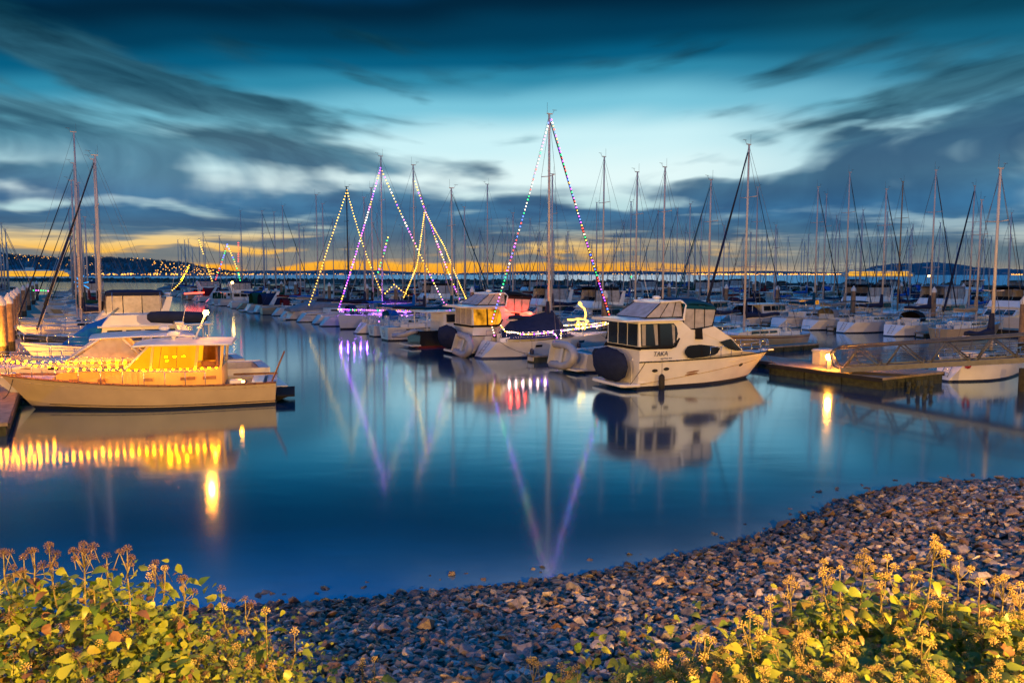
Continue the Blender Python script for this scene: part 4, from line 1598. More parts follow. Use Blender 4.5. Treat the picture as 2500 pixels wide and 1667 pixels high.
# --- second sedan, gold lit
parts, H2, _ = sundeck_cruiser(lit=L_WIN2, bim=C_BLACK)
sed2 = assemble('sedan_cruiser', parts, 'white sedan cruiser with gold lit aft windows and red light rope, behind the decorated yacht', 'motor boat', MOTG, (0, 0, 0), 0)
sed2.location = ab(50.8, 25.2)
sed2.rotation_euler = (0, 0, rad(28))
dg2 = copy_tree(dg1)
tag(dg2, 'tender under a dark cover behind the gold lit sedan, beside an upright inflatable')
dg2.location = world(sed2, (-.75, 1.0, 1.15))
dg2.rotation_euler = (0, rad(2), rad(28 - 90))
dg3 = assemble('inflatable_dinghy', inflatable(2.7, .24), 'grey inflatable stowed upright against the transom of the gold lit sedan', 'dinghy', 'tenders carried on swim platforms', (0, 0, 0), 0)
dg3.location = world(sed2, (-.75, -.5, .9))
dg3.rotation_euler = (rad(75), rad(6), rad(28 - 90))

# --- black pilothouse boat
parts, H3 = cruiser(L=10.2, B=3.4, fs=1.35, fb=1.9, hull=BLACKH, boot=BOOTR, fly=False, trawler=True, hi=True, platform=True)
blk = assemble('pilothouse_boat', parts, 'black hulled pilothouse boat with a square white wheelhouse beside the gold lit sedan', 'motor boat', MOTG, ab(57.6, 24.2), rad(30))
dg4 = assemble('inflatable_dinghy', inflatable(2.9, .2), 'pale inflatable slung behind the black hulled pilothouse boat', 'dinghy', 'tenders carried on swim platforms', (0, 0, 0), 0)
dg4.location = world(blk, (-.5, 1.7, .95))
dg4.rotation_euler = (rad(12), rad(-4), rad(30 - 90))

# --- lobster yacht at the left
parts, HL = lobster_yacht()
lob = assemble('lobster_yacht', parts, 'cream lobster yacht glowing orange under a row of warm bulbs, hull nearest the stony shore', 'motor boat', MOTG, (0, 0, 0), 0)
place_local(lob, (672, 986), (0, 1.45), 195.5)
parts, HX = hardtop_express()
hx = assemble('express_cruiser', parts, 'white hardtop express cruiser lit orange, directly behind the cream lobster yacht', 'motor boat', MOTG, ab(40.6, 8.8), rad(205))
parts, HA = cruiser(L=10.6, express=True, arch=True, canvas=None, hi=True)
ex3 = assemble('express_cruiser', parts, 'low white express cruiser with radar arch and long pale foredeck, beyond the orange hardtop', 'motor boat', MOTG, ab(46.0, 8.6), rad(208))
rc = MB()
rr = [[(-1.5 + 3.0 * f, .34 * k * math.cos(a), .34 * k * math.sin(a)) for a in [2 * math.pi * j / 10 for j in range(10)]] for f, k in ((0, .4), (.06, .9), (.3, 1), (.7, 1.02), (.94, .9), (1, .4))]
rc.loft(rr, C_NAVY)
rcv = rc.build('boat_cover_roll')
rcv.location = world(ex3, (3.2, .3, 3.45))
rcv.rotation_euler = (0, rad(-2), rad(208))
tag(rcv, 'long navy canvas roll lying on the arch of the pale express cruiser', 'canvas roll')
parts, HB = cruiser(L=10.6, B=3.5, fs=1.25, fb=1.9, hull=GEL, boot=BOOTB, fly=True, bimini=None, arch=False, trawler=True, hi=True)
tw = assemble('trawler_yacht', parts, 'cream lit trawler with a bright blue canvas tent over its foredeck, beside white dock boxes', 'motor boat', MOTG, ab(52.3, 8.4), rad(209))
tent = MB()
tent.loft([[(5.9, 1.35, 0), (5.9, .9, 1.35), (5.9, 0, 1.7), (5.9, -.9, 1.35), (5.9, -1.35, 0)], [(7.2, 1.2, 0), (7.2, .6, .95), (7.2, 0, 1.2), (7.2, -.6, .95), (7.2, -1.2, 0)], [(8.5, .8, 0), (8.5, .3, .1), (8.5, 0, .14), (8.5, -.3, .1), (8.5, -.8, 0)]], C_BLUE, closed=False, smooth=False)
tn = tent.build('foredeck_tent', tw)
tn.location = (0, 0, 1.62)
parts, HF = cruiser(L=11.4, fs=1.3, fb=1.8, hull=NAVYH, fly=True, bimini=C_NAVY, curtain=True, arch=True, hi=True)
fl5 = assemble('flybridge_cruiser', parts, 'flybridge cruiser with navy bimini and clear side curtains, beyond the blue tented trawler', 'motor boat', MOTG, ab(61.2, 8.6), rad(209))

# --- catalogue of sailing boats seen by their masts: (row, a, b of mast, mast height, options)
ROWS = {
    'CL': dict(b=24.6, d=1, phrase='along the middle channel'),
    'CR': dict(b=52.0, d=-1, phrase='behind the gangway dock'),
    'AR': dict(b=8.8, d=-1, phrase='along the pile-lined dock'),
    'AL': dict(b=-17, d=1, phrase='beyond the pile-lined dock'),
    'DL': dict(b=66.3, d=1, phrase='in the row past the gangway'),
    'DR': dict(b=92.5, d=-1, phrase='behind the gangway basin'),
    'EL': dict(b=107.5, d=1, phrase='facing the third dock'),
    'ER': dict(b=132.5, d=-1, phrase='behind the third dock'),
    'FL': dict(b=148, d=1, phrase='facing the fourth dock'),
    'FR': dict(b=173, d=-1, phrase='behind the fourth dock'),
    'GL': dict(b=189, d=1, phrase='before the breakwater'),
}
FIX = []   # (row, a, kind, opts, text)


def S(row, a, h, text, **k):
    FIX.append((row, a, 'sail', dict(mast_h=h, **k), text))


def Mo(row, a, text, **k):
    FIX.append((row, a, 'motor', k, text))


S('CL', 64.5, 13.5, 'white sloop with flat transom and teal boom cover', cover=C_TEAL, scoop=False, furl=C_TEAL, plumb=True, fs=1.2)
S('CL', 69.2, 12.0, 'white sloop strung with gold lights', cover=C_NAVY, furl=None, L=9.6, scoop=False)
S('CL', 73.2, 16.6, 'white scoop-stern sloop with blue boom cover', cover=C_BLUE, furl=ALU, bimini=C_BLUE, dodger=C_BLUE, L=11.2)
S('CL', 85.5, 15.5, 'grey masted sloop with navy dodger', cover=C_BLACK, dodger=C_NAVY, L=11)
S('CL', 89.5, 14.8, 'pale sloop with long scoop stern', cover=C_NAVY, L=11.5, furl=ALU)
S('CL', 94.6, 16.5, 'black masted ketch strung with gold bulbs', mast=ALUD, cover=C_NAVY, L=11.5, stripe=NAVYH)
Mo('CL', 100.3, 'white motorboat under a full grey cover', cover_all=C_GREY, L=10.5, sweep=True)
S('CL', 104.6, 15.2, 'white sloop with swept stern and grey hood', cover=C_GREY, dodger=C_GREY, L=10.6)
S('CL', 110.3, 16.9, 'white cutter with royal blue cover', cover=C_BLUE, L=11.6)
Mo('CL', 119.5, 'white cruiser with navy cockpit canvas and swept stern', canvas=C_NAVY, express=True, L=11, sweep=True)
Mo('CL', 124.5, 'white cruiser with green cockpit canvas and swept stern', canvas=C_GREEN, express=True, L=11, sweep=True)
S('CL', 128.5, 16.7, 'white sloop with green boom cover', cover=C_GREEN, furl=C_GREEN)
S('CL', 133, 16.0, 'cream sloop with navy boom cover', cover=C_NAVY, hull=CREAM)
S('CL', 144, 17.0, 'tall white sloop with black boom cover', cover=C_BLACK, furl=C_BLACK)
Mo('CL', 150, 'white flybridge boat under a glowing deck lamp', fly=True, bimini=C_NAVY)
S('CL', 165, 18.5, 'white sloop with very tall mast', cover=C_NAVY, L=13)
Mo('CL', 174, 'cruiser edged in bright red light', express=True, canvas=C_RED, L=11)
S('CR', 36.6, 11.6, 'x', L=7.6)
S('CR', 43.0, 15.5, 'cream sloop with raked dark headsail', cover=C_NAVY, furl=C_NAVY, furl_r=.12, hull=CREAM, L=11.2, stripe=TEAK, scoop=False)
S('CR', 47.5, 13.4, 'white sloop with dark headsail', cover=C_NAVY, furl=C_TEAL, L=10.5)
S('CR', 52.3, 14.9, 'white sloop with bare pale mast', cover=C_TEAL, L=11)
S('CR', 56.4, 15.0, 'cream sloop with black cover', cover=C_BLACK, L=11, hull=CREAM)
S('CR', 60.8, 16.9, 'tall white sloop with tan cover', cover=C_TAN, L=12)
Mo('CR', 65.3, 'white flybridge cruiser with black bimini', fly=True, bimini=C_BLACK)
S('CR', 69.7, 16.2, 'white sloop with navy dodger', cover=C_NAVY, dodger=C_NAVY)
Mo('CR', 74.5, 'white sedan with teal bimini', fly=True, bimini=C_TEAL)
S('CR', 79.8, 12.9, 'small grey sloop with blue cover', cover=C_BLUE, hull=GREYGEL, L=9.5)
S('CR', 84.5, 16.6, 'white cutter with green cover', cover=C_GREEN)
S('CR', 90.5, 14.3, 'navy hulled sloop', hull=NAVYH, cover=C_TAN)
S('DL', 40.2, 12.4, 'weathered cream sloop with tan cover', cover=C_TAN, hull=CREAM, L=9.8, scoop=False)
S('DL', 45.2, 15.7, 'white sloop with dark dodger and scoop stern', cover=C_NAVY, dodger=C_BLACK, furl=C_NAVY, L=11.5)
S('DL', 50.2, 14.3, 'cream sloop with black bimini and scoop stern', cover=C_NAVY, bimini=C_BLACK, furl=C_NAVY, L=11)
S('DL', 54.6, 16.5, 'grey wrapped sloop with pale cockpit tent', cover=C_GREY, dodger=C_GREY, bimini=C_GREY, furl=C_TEAL, L=11)
S('DL', 58.8, 15.4, 'white sloop with teal awning over its boom', cover=C_TEAL, bimini=C_TEAL, furl=C_BLACK)
Mo('DL', 63.2, 'dark covered cruiser with white bow lamps', fly=False, canvas=C_NAVY)
S('DL', 67.6, 16.2, 'white sloop with furled dark headsail', cover=C_NAVY, furl=C_NAVY)
S('DL', 78.3, 15.0, 'white sloop with pale boom cover', cover=C_GREY)
S('DL', 91, 16.3, 'tall white sloop with blue cover', cover=C_BLUE)
S('DL', 100, 16.9, 'tall cream sloop with navy cover', cover=C_NAVY, hull=CREAM)
Mo('DR', 44.5, 'big white motor yacht with gold lit windows', fly=True, lit=L_WIN2, bimini=C_BLACK, L=13)
S('DR', 48.7, 15.2, 'white sloop with twin dark headsails', furl=C_NAVY, furl_r=.13, cover=C_BLUE)
Mo('DR', 53.0, 'white trawler with pink-white canvas bridge', fly=True, bimini=C_GREY, L=12)
S('DR', 57.0, 16.5, 'white sloop with slim dark mast', mast=ALUB, cover=C_NAVY)
Mo('DR', 62.5, 'high white flybridge yacht with raked arch', fly=True, bimini=C_BLACK, L=13.5)
S('DR', 67.7, 16.0, 'white sloop with teal cover', cover=C_TEAL)
Mo('DR', 73.0, 'rounded white pilothouse with gold cabin glow', fly=False, lit=L_WIN2, L=11)
S('AR', 66.8, 14.6, 'cream sloop with black headsail', cover=C_BLACK, furl=C_NAVY, furl_r=.095, L=10.2)
S('AR', 72.2, 15.0, 'white sloop with pale boom cover', cover=C_GREY, L=10.2, furl=ALU)
S('AR', 79.5, 18.2, 'white sloop with the tallest mast', cover=C_NAVY, L=12.2)
S('AR', 89.5, 15.0, 'white sloop with twin spreaders', cover=C_TEAL, L=12.5)
Mo('AR', 95.2, 'small white pilothouse with dark windows', fly=False, trawler=True, L=9)
S('AR', 101.0, 16, 'white cutter with green deck cover', cover=C_GREEN, L=12)
FIX = [f for f in FIX if f[4] != 'x']

# bow-out decorated sloop
parts, HP = sailboat(L=12.4, mast_h=18.2, mast_at=.60, cover=C_NAVY, plumb=True, scoop=False, dodger=C_NAVY, boot=BOOT, stripe=None, fs=1.3, fb=1.55, mr=.10)
pur = assemble('sailing_yacht', parts, 'plumb-bowed sloop washed in purple deck lights, bow out into the channel', 'sailing boat', SAILG, ab(79.6, 37.3), rad(210))

# small white sloop beside the gangway
parts, HG = sailboat(L=8.2, mast_h=11.6, mast_at=.52, cover=C_NAVY, scoop=True, boot=BOOT, fs=.95, fb=1.2, wheel=False)
gsl = assemble('sailing_boat', parts, 'small white sloop with a red life ring on its stern, under the gangway', 'sailing boat', SAILG, (0, 0, 0), 0)
place_local(gsl, (2325, 934), (0, -.6), 27)
ring = MB()
n = 16
rr = [[((.27 + .075 * math.cos(b)) * math.cos(a), .075 * math.sin(b), (.27 + .075 * math.cos(b)) * math.sin(a)) for b in [2 * math.pi * j / 7 for j in range(7)]] for a in [2 * math.pi * i / n for i in range(n + 1)]]
ring.loft(rr, REDP, caps=False)
lr = ring.build('life_ring')
lr.location = world(gsl, (.42, -1.12, 1.12))
lr.rotation_euler = (0, 0, rad(27 + 60))
tag(lr, 'red horseshoe life ring on the stern of the small sloop under the gangway', 'life ring')

PROTO = {}
SAILV = [dict(mast_h=h, L=l, cover=c, hull=hu, furl=f, scoop=s, dodger=d) for h, l, c, hu, f, s, d in (
    (14.2, 11, C_NAVY, None, C_NAVY, True, C_NAVY), (12.6, 9.8, C_BLUE, None, None, False, None), (15.6, 11.8, C_TAN, CREAM, ALU, True, None), (13.4, 10.4, C_GREEN, None, C_GREEN, True, C_GREEN),
    (11.8, 9.2, C_BLACK, None, None, False, C_BLACK), (14.8, 11.2, C_TEAL, NAVYH, C_TEAL, True, None), (16.2, 12.2, C_GREY, None, C_NAVY, True, C_GREY), (13.0, 10, C_RED, CREAM, None, False, C_RED))]
SAILT = ['white sloop with navy covers', 'small white sloop with blue boom cover', 'cream sloop with tan boom cover', 'white sloop with green covers', 'small white sloop with black hood',
         'navy hulled sloop with teal cover', 'tall white sloop with grey covers', 'cream sloop with burgundy hood']
MOTV = [dict(L=11.5, fly=True, bimini=C_NAVY), dict(L=10, express=True, canvas=C_BLUE), dict(L=12, fly=True, bimini=C_BLACK, arch=False), dict(L=10.5, fly=False, trawler=True), dict(L=10.8, express=True, canvas=C_BLACK),
        dict(L=9.5, cover_all=C_NAVY), dict(L=12.5, fly=True, bimini=C_TEAL, hull=CREAM), dict(L=11, fly=False, canvas=C_GREEN), dict(L=9.5, cover_all=C_GREY), dict(L=11, fly=True, bimini=C_TAN)]
MOTT = ['white flybridge cruiser with navy bimini', 'white express boat with blue canvas', 'white flybridge yacht with black bimini', 'white pilothouse boat', 'white express boat with black canvas',
        'low motorboat under navy cover', 'cream flybridge yacht with teal bimini', 'white sedan with green canvas', 'low motorboat under grey cover', 'white flybridge cruiser with tan bimini']


def proto_copy(kind, i, near):
    key = (kind, i, near)
    if key not in PROTO:
        parts, _ = (sailboat(hi=False, **SAILV[i]) if kind == 'sail' else cruiser(hi=False, **MOTV[i]))
        PROTO[key] = assemble('sailing_boat' if kind == 'sail' else 'motor_boat', parts, None, None, None, (0, 0, 0), 0, merged=not near)
        return PROTO[key]
    return copy_tree(PROTO[key])


LIMITS = {'CL': (58, 262), 'CR': (43, 265), 'AR': (62, 235), 'AL': (165, 250), 'DL': (40, 225), 'DR': (44, 215), 'EL': (50, 200), 'ER': (58, 190), 'FL': (66, 175), 'FR': (72, 165), 'GL': (80, 150)}
OCC = {'CL': [57.6, 79.6], 'AR': [61.2]}
BOATS = {}
for row, rw in ROWS.items():
    fixed = sorted([f for f in FIX if f[0] == row], key=lambda f: f[1])
    slots = [(f[1], f) for f in fixed]
    a = LIMITS[row][0]
    while a < LIMITS[row][1]:
        step = 4.7 if a < 150 else 5.4
        if all(abs(a - s) > 3.9 for s in [f[1] for f in fixed] + OCC.get(row, [])):
            p = ab(a, rw['b'] + rw['d'] * 5)
            x = px_of(p)[0]
            if -40 < x < 2560 and R.random() > (.05 if a < 130 else .13):
                slots.append((a, None))
                a += R.uniform(-.2, .3)
        a += step
    slots.sort(key=lambda s: s[0])
    for k, (a, f) in enumerate(slots):
        loc = ab(a, rw['b'] + rw['d'] * R.uniform(-.3, .5))
        hd = rad((30 if rw['d'] > 0 else 210) + R.uniform(-1.5, 1.5))
        near = loc.y < 150
        if f:
            kind, opts, text = f[2], dict(f[3]), f[4]
            hi = loc.y < 80
            parts, _ = sailboat(hi=hi, **opts) if kind == 'sail' else cruiser(hi=hi, **opts)
            o = assemble('sailing_boat' if kind == 'sail' else 'motor_boat', parts, None, None, None, loc, hd, merged=not near)
            BOATS[(row, f[1])] = (o, opts)
        else:
            kind = 'sail' if R.random() < .70 else 'motor'
            i = R.randrange(len(SAILV) if kind == 'sail' else len(MOTV))
            text = (SAILT if kind == 'sail' else MOTT)[i]
            o = proto_copy(kind, i, near)
            o.location, o.rotation_euler = loc, (0, 0, hd)
        tag(o, f"{text}, {ORD[k]} boat {rw['phrase']}", 'sailing boat' if kind == 'sail' else 'motor boat', SAILG if kind == 'sail' else MOTG)

# ------------------------------------------------------------------ docks
def dock(a0, a1, b0, b1, label, z=.48):
    e = empty('dock', ab(a0, (b0 + b1) / 2))
    e.rotation_euler = (0, 0, rad(120))
    tag(e, label, 'dock', 'floating docks')
    h = (b1 - b0) / 2
    MB().box(0, a1 - a0, -h, h, z - .12, z, PLANK).build('walkway', e)
    f = MB()
    x = 0.0
    while x < a1 - a0:
        f.box(x + .04, min(a1 - a0, x + 2.4) - .04, -h + .06, h - .06, -.5, z - .123, FLOATM)
        x += 2.4
    f.build('float', e)
    r = MB()
    for sg in (-1, 1):
        r.box(0, a1 - a0, sg * h - .04 + sg * .042, sg * h + .04 + sg * .042, z - .22, z - .02, RUBBER)
    r.build('fender_strip', e)
    return e


dock(24.2, 31.5, 35.4, 40.6, 'broad wooden landing float at the foot of the gangway', z=.62)
dock(31.6, 262, 37.2, 39.8, 'long floating walkway running out from the gangway landing between two boat rows')
dock(33, 235, -5.0, -1.9, 'long floating walkway lined with tall capped timber piles')
dock(30, 225, 78.4, 80.9, 'long floating walkway behind the stern-on row of sloops')
dock(45, 205, 118.8, 121.2, 'third floating walkway among the distant masts')
dock(60, 180, 159.3, 161.7, 'farthest floating walkway before the breakwater')


def finger(a, b0, b1, label, w=.55):
    mb = MB()
    d = b1 - b0
    mb.box(0, d, -w, w, .36, .46, PLANK)
    x = 0
    while x < d - .1:
        mb.box(x + .05, min(d, x + 2.2) - .05, -w + .04, w - .04, -.5, .355, FLOATM)
        x += 2.2
    for x in (.05,):
        mb.tube((x + .1, w - .12, .46), (x + .1, w - .12, .62), .05, STEEL, n=6)
        mb.box(x - .1, x + .04, -w * .6, w * .6, .1, .34, BOXM)
    o = mb.build('finger_dock')
    o.location = ab(a, b0)
    o.rotation_euler = (0, 0, rad(30))
    return tag(o, label, 'dock', 'finger floats between berths')


k = 0
for a in (35.7, 43.6, 54.6, 61.2, 71.1, 82.8, 92, 102.4, 114, 126, 138, 150):
    finger(a, 26.6, 37.1, f'mossy finger float on the channel side, {ORD[k]} out from the gangway landing')
    k += 1
for k, a in enumerate((40.5, 49.9, 58.6, 67.5, 77, 88, 100, 112)):
    finger(a, 39.9, 50.5, f'narrow finger float behind the gangway dock, {ORD[k]} along it')
for k, a in enumerate((43.4, 49.1, 57, 64.5, 76, 87, 98)):
    finger(a, -1.8, 6.5, f'finger float of the pile-lined dock, {ORD[k]} along it')
for k, a in enumerate((42.8, 52.4, 61, 70, 80, 90)):
    finger(a, 67.8, 78.3, f'finger float of the stern-on row, {ORD[k]} along it')



def mooring_line(p, q, label, sag=.25):
    p, q = Vector(p), Vector(q)
    pts = [p.lerp(q, i / 8) - Vector((0, 0, sag * 4 * (i / 8) * (1 - i / 8))) for i in range(9)]
    o = MB().path([v - p for v in pts], .016, ROPE, n=5).build('mooring_line')
    o.location = p
    tag(o, label, 'rope', 'mooring lines')


mooring_line(world(lob, (10.6, .35, 1.5)), ab(39.5, -2.4, .5), 'bow rope from the cream lobster yacht to the pile-lined dock')
mooring_line(world(taka, (8.6, -.9, 1.5)), ab(31, 36.2, .5), 'bow rope from the TAKA cruiser down to the landing float')
mooring_line(world(taka, (.3, -1.75, 1.4)), world(taka, (-.5, -1.6, .3)), 'short stern rope on the boarding steps of the TAKA cruiser', .05)
mooring_line(world(yacht, (1.0, -1.45, 1.2)), ab(43.6, 27.2, .5), 'stern rope from the decorated yacht to the mossy finger float')
mooring_line(world(yacht, (9.8, -1.1, 1.35)), ab(43.9, 35.5, .5), 'bow rope from the decorated yacht to the mossy finger float', .15)
# ------------------------------------------------------------------ piles
def make_pile(r=.27, h=4.0):
    e = empty('mooring_pile')
    s = MB()
    rings = []
    for z, k in ((-2, 1.08), (0, 1.06), (1.2, 1.02), (h - .1, .96), (h, .95)):
        rings.append([(r * k * math.cos(t) * (1 + .03 * math.sin(5 * t + z)), r * k * math.sin(t), z) for t in [2 * math.pi * i / 12 for i in range(12)]])
    s.loft(rings[:3], PILED, caps=False)
    s.loft(rings[2:], PILEM)
    s.build('post', e)
    c = MB()
    c.loft([[(rr * math.cos(t), rr * math.sin(t), z) for t in [2 * math.pi * i / 12 for i in range(12)]] for z, rr in ((h - .22, r * 1.06), (h + .02, r * 1.08), (h + .42, .03))], CAPM)
    c.build('cap', e)
    return e


pile0 = None
PILES = [(b, a, f'tall white-capped timber pile of the pile-lined dock, {ORD[i]} along it') for i, (b, a) in enumerate(((-3.4, 59.7), (-3.2, 63.2), (-3.5, 69), (-3.6, 75.5), (-3.8, 85), (-4, 96), (-4.2, 115), (-4.3, 135), (-4.4, 160), (-4.4, 185)))]
PILES += [(40.2, 53.8, 'sunlit brown pile with white cap behind the bow of the decorated yacht')]
PILES += [(b, a, f'white-capped pile on the gangway dock, {ORD[i + 1]} past the decorated yacht') for i, (b, a) in enumerate(((39.9, 78), (39.9, 101), (37.1, 105), (38.7, 128), (38.7, 150), (38, 158), (37.4, 166)))]
PILES += [(b, a, f'white-capped pile on the walkway behind the stern-on sloops, {ORD[i]} along it') for i, (b, a) in enumerate(((82.3, 50.6), (81.1, 59.7), (79.5, 69.6), (80, 79), (81.1, 92), (81.1, 108)))]
PILES += [(b, a, f'dark white-capped pile on the third walkway, {ORD[i]} along it') for i, (b, a) in enumerate(((117, 58), (118, 68), (121, 80), (118.6, 95), (121, 112)))]
for b, a, lab in PILES:
    if pile0 is None:
        pile0 = make_pile()
        o = pile0
    else:
        o = copy_tree(pile0)
    o.location = ab(a, b)
    o.rotation_euler = (rad(R.uniform(-.6, .6)), rad(R.uniform(-.6, .6)), R.uniform(0, 6))
    tag(o, lab.replace('sunlit ', 'lamp-lit '), 'pile', 'capped mooring piles')
o = copy_tree(pile0)
o.location = at_depth(2499, 800, 52)
o.location.z = 0
tag(o, 'white-capped pile beyond the bow of the small sloop under the gangway', 'pile', 'capped mooring piles')
o = MB().tube((0, 0, -2), (0, 0, 1.15), .17, PILED, r1=.16, n=10).build('mooring_pile')
o.location = on_level(2494, 955)
tag(o, 'black uncapped pile under the gangway, off the bow of the small sloop', 'pile', 'bare piles')

# old broken piles under the gangway
for i, (x, y, dx, dz) in enumerate(((2215, 960, .1, .55), (2222, 952, -.05, .4), (2240, 965, .05, .7), (2252, 975, .12, .5), (2262, 958, -.08, .6), (2272, 962, .02, .62), (2232, 948, -.1, .5))):
    p = on_level(x, y)
    mb = MB().tube((-dx, 0, -2), (dx, .03, dz), .10, FLOATM, r1=.085, n=8)
    for q in range(5):
        t = R.uniform(.1, .9)
        mb.ball((dx * t + R.uniform(-.08, .08), R.uniform(-.08, .08), dz * t - .1), R.uniform(.05, .1), FLOATM, n=6, k=4)
    o = mb.build('broken_pile')
    o.location = p
    tag(o, f'short mossy stump in the water under the gangway, {ORD[i]} from the landing', 'pile stump', 'stumps under the gangway')

# ------------------------------------------------------------------ gangway
G0 = on_level(2057, 906, .66)
G1 = at_depth(2500, 882, 37.0)
gd = (G1 - G0)
glen = 21.0
gslope = gd.z / Vector((gd.x, gd.y, 0)).length
gh = math.atan2(gd.y, gd.x)
gw = empty('gangway', G0, 0)
gw.rotation_euler = (0, -math.atan(gslope), gh)
tag(gw, 'galvanised steel truss gangway sloping down from shore to the landing float', 'gangway')
HW, GH = .68, 1.28
MB().box(.1, glen, -HW + .05, HW - .05, .12, .18, GALV).build('walkway', gw)
for sg in (-1, 1):
    t = MB()
    y = sg * HW
    t.box(0, glen, y - .07, y + .07, .0, .26, GALV)
    t.build('bottom_chord', gw)
    t = MB()
    t.tube((-.05, y, GH), (glen, y, GH), .06, GALV, n=8)
    pts = [Vector((-.05 - .38 * math.sin(a), y, GH - .42 + .42 * math.cos(a))) for a in [i * math.pi / 2 / 5 for i in range(6)]] + [Vector((-.30, y, .35)), Vector((-.05, y, .2))]
    t.path(pts, .045, GALV, n=7)
    t.build('handrail', gw)
    t = MB()
    x, bay = .9, 2.0
    up = True
    while x < glen:
        t.tube((x - .75, y, .2), (x, y, GH - .04), .045, GALV, n=6)
        t.tube((x, y, GH - .04), (x + .95, y, .2), .045, GALV, n=6)
        t.tube((x + .95, y, .2), (x + .97, y, .42), .04, GALV, n=6)
        x += bay
    t.build('truss_web', gw)
    t = MB()
    for z in (.45, .68, .92):
        t.tube((.1, y - sg * .08, z), (glen, y - sg * .08, z), .016, GALV, n=5)
    t.build('side_rail', gw)
lp = MB()
pts = [Vector((1.05 + .42 * math.cos(a), HW + .03, .72 + .5 * math.sin(a))) for a in [rad(110) + i * rad(150) / 8 for i in range(9)]]
lp.path(pts, .04, GALV, n=7)
lp.build('grab_loop', gw)

# power pedestal with the sodium lamp and the locker behind it
pp = on_level(2022, 901, .62)
e = empty('power_pedestal', pp)
tag(e, 'short dock pedestal with a blazing amber lamp on the landing float', 'lamp')
MB().box(-.12, .12, -.1, .1, 0, .52, BOXM).build('post', e, bevel=.02)
MB().ball((0, 0, .68), .15, L_LAMP).build('lamp', e)
MB().box(-.15, .15, -.13, .13, .835, .87, BOXM).build('hood', e)


def lamp_light(p, w, col=(1, .34, .03)):
    ld = bpy.data.lights.new('pedestal_light', 'POINT')
    ld.energy, ld.color, ld.shadow_soft_size = w, col, .12
    o = bpy.data.objects.new('pedestal_light', ld)
    COL.objects.link(o)
    o.location = p


lamp_light(pp + Vector((0, -.14, .66)), 330)
for i, (a, b, w) in enumerate(((49.5, -4.7, 4200), (58.5, -4.6, 3000), (68, -4.7, 1300), (78, -4.7, 1100))):  # pedestals added out of view to warm the piles and boats
    e2 = copy_tree(e)
    e2.location = ab(a, b, .48)
    tag(e2, ('added pedestal lamp out of view, lighting the capped piles of the pile-lined dock', 'added pedestal lamp out of view, farther along the pile-lined dock', 'added pedestal lamp out of view, beside the third capped pile', 'added pedestal lamp out of view, beside the fourth capped pile')[i], 'lamp')
    lamp_light(ab(a, b, 1.35), w)


def dock_box(p, rz, sx, sy, sz, label):
    e = empty('dock_box', p, rz)
    tag(e, label, 'dock box', 'white dock lockers')
    MB().box(-sx, sx, -sy, sy, 0, sz, BOXM).build('body', e, bevel=.03)
    MB().loft([[(x * sx * 1.06, y * sy * 1.06, z) for x, y in ((-1, -1), (1, -1), (1, 1), (-1, 1))] for z in (sz + .003, sz + .10)] + [[(x * sx * .9, y * sy * .8, sz + .18) for x, y in ((-1, -1), (1, -1), (1, 1), (-1, 1))]], BOXM, smooth=False).build('lid', e)
    return e


dock_box(on_level(2010, 889, .62), rad(20), .52, .35, .72, 'white dock locker right behind the blazing pedestal lamp')
dock_box(ab(44.2, -3.4, .48), rad(30), .42, .42, .95, 'pale dock locker at the bow of the low express cruiser')
dock_box(ab(49.0, -3.6, .48), rad(30), .42, .42, .95, 'pale dock locker between the express cruiser and the blue tented trawler')

k = 0
for a, b in ((45.2, 37.7), (49.2, 39.4), (56.2, 37.7), (63, 39.4), (67, 37.7), (76, 37.7), (81.5, 39.4), (87.5, 37.7), (98, 37.7), (108, 37.7)):
    dock_box(ab(a, b, .48), rad(30), .4, .4, .85, f'white dock locker on the walkway beyond the landing, {ORD[k]} along it')
    k += 1
for k, (a, b) in enumerate(((42, 78.9), (47.5, 78.9), (52.6, 80.4), (57, 78.9), (65.5, 78.9), (72, 80.4))):
    dock_box(ab(a, b, .48), rad(30), .4, .4, .85, f'white dock locker behind the row past the gangway, {ORD[k]} along it')

# ------------------------------------------------------------------ festive lights
def wp(o, H, t, q=1.0, sg=0, up=0.0):
    p = H.point(t, q)
    return world(o, (p[0], sg * p[1], p[2] + up))


MULTI = [L_PURP, L_GREEN, L_RED, L_AMBER, L_BLUE, L_WHITE, L_RED, L_PURP]
# decorated yacht
mt = world(yacht, (11.9 * .50 + .12, 0, 16.7))
string_lights([mt + Vector((.02, -.2, 0)), wp(yacht, HS, .985, 1, 0, .7) + Vector((0, -.22, 0))], .23, MULTI, .052, 'coloured bulbs spiralling down the forestay of the tall decorated yacht')
string_lights([world(yacht, (5.85, 0, 16.5)), wp(yacht, HS, .02, 1, 0, 1.2), wp(yacht, HS, .0, .9, -.9, .4)], .25, [L_PINK, L_GREEN, L_RED, L_WHITE, L_PURP, L_BLUE], .048, 'coloured bulbs along the backstay of the tall decorated yacht')
RAILM = [L_WHITE, L_WHITE, L_AMBER, L_WHITE, L_PURP, L_AMBER]
string_lights([wp(yacht, HS, t, 1, -.96, u) for t, u in ((.03, 1.15), (.07, .72), (.16, .66), (.22, .50), (.46, .52), (.49, .3), (.50, .05))], .16, RAILM, .05, 'white and gold bulbs on the stern lifeline of the decorated yacht')
string_lights([wp(yacht, HS, t, 1, -.96, u) for t, u in ((.53, .05), (.535, .55), (.66, .58), (.80, .60), (.97, .66))], .16, RAILM, .05, 'white and gold bulbs on the bow lifeline of the decorated yacht')
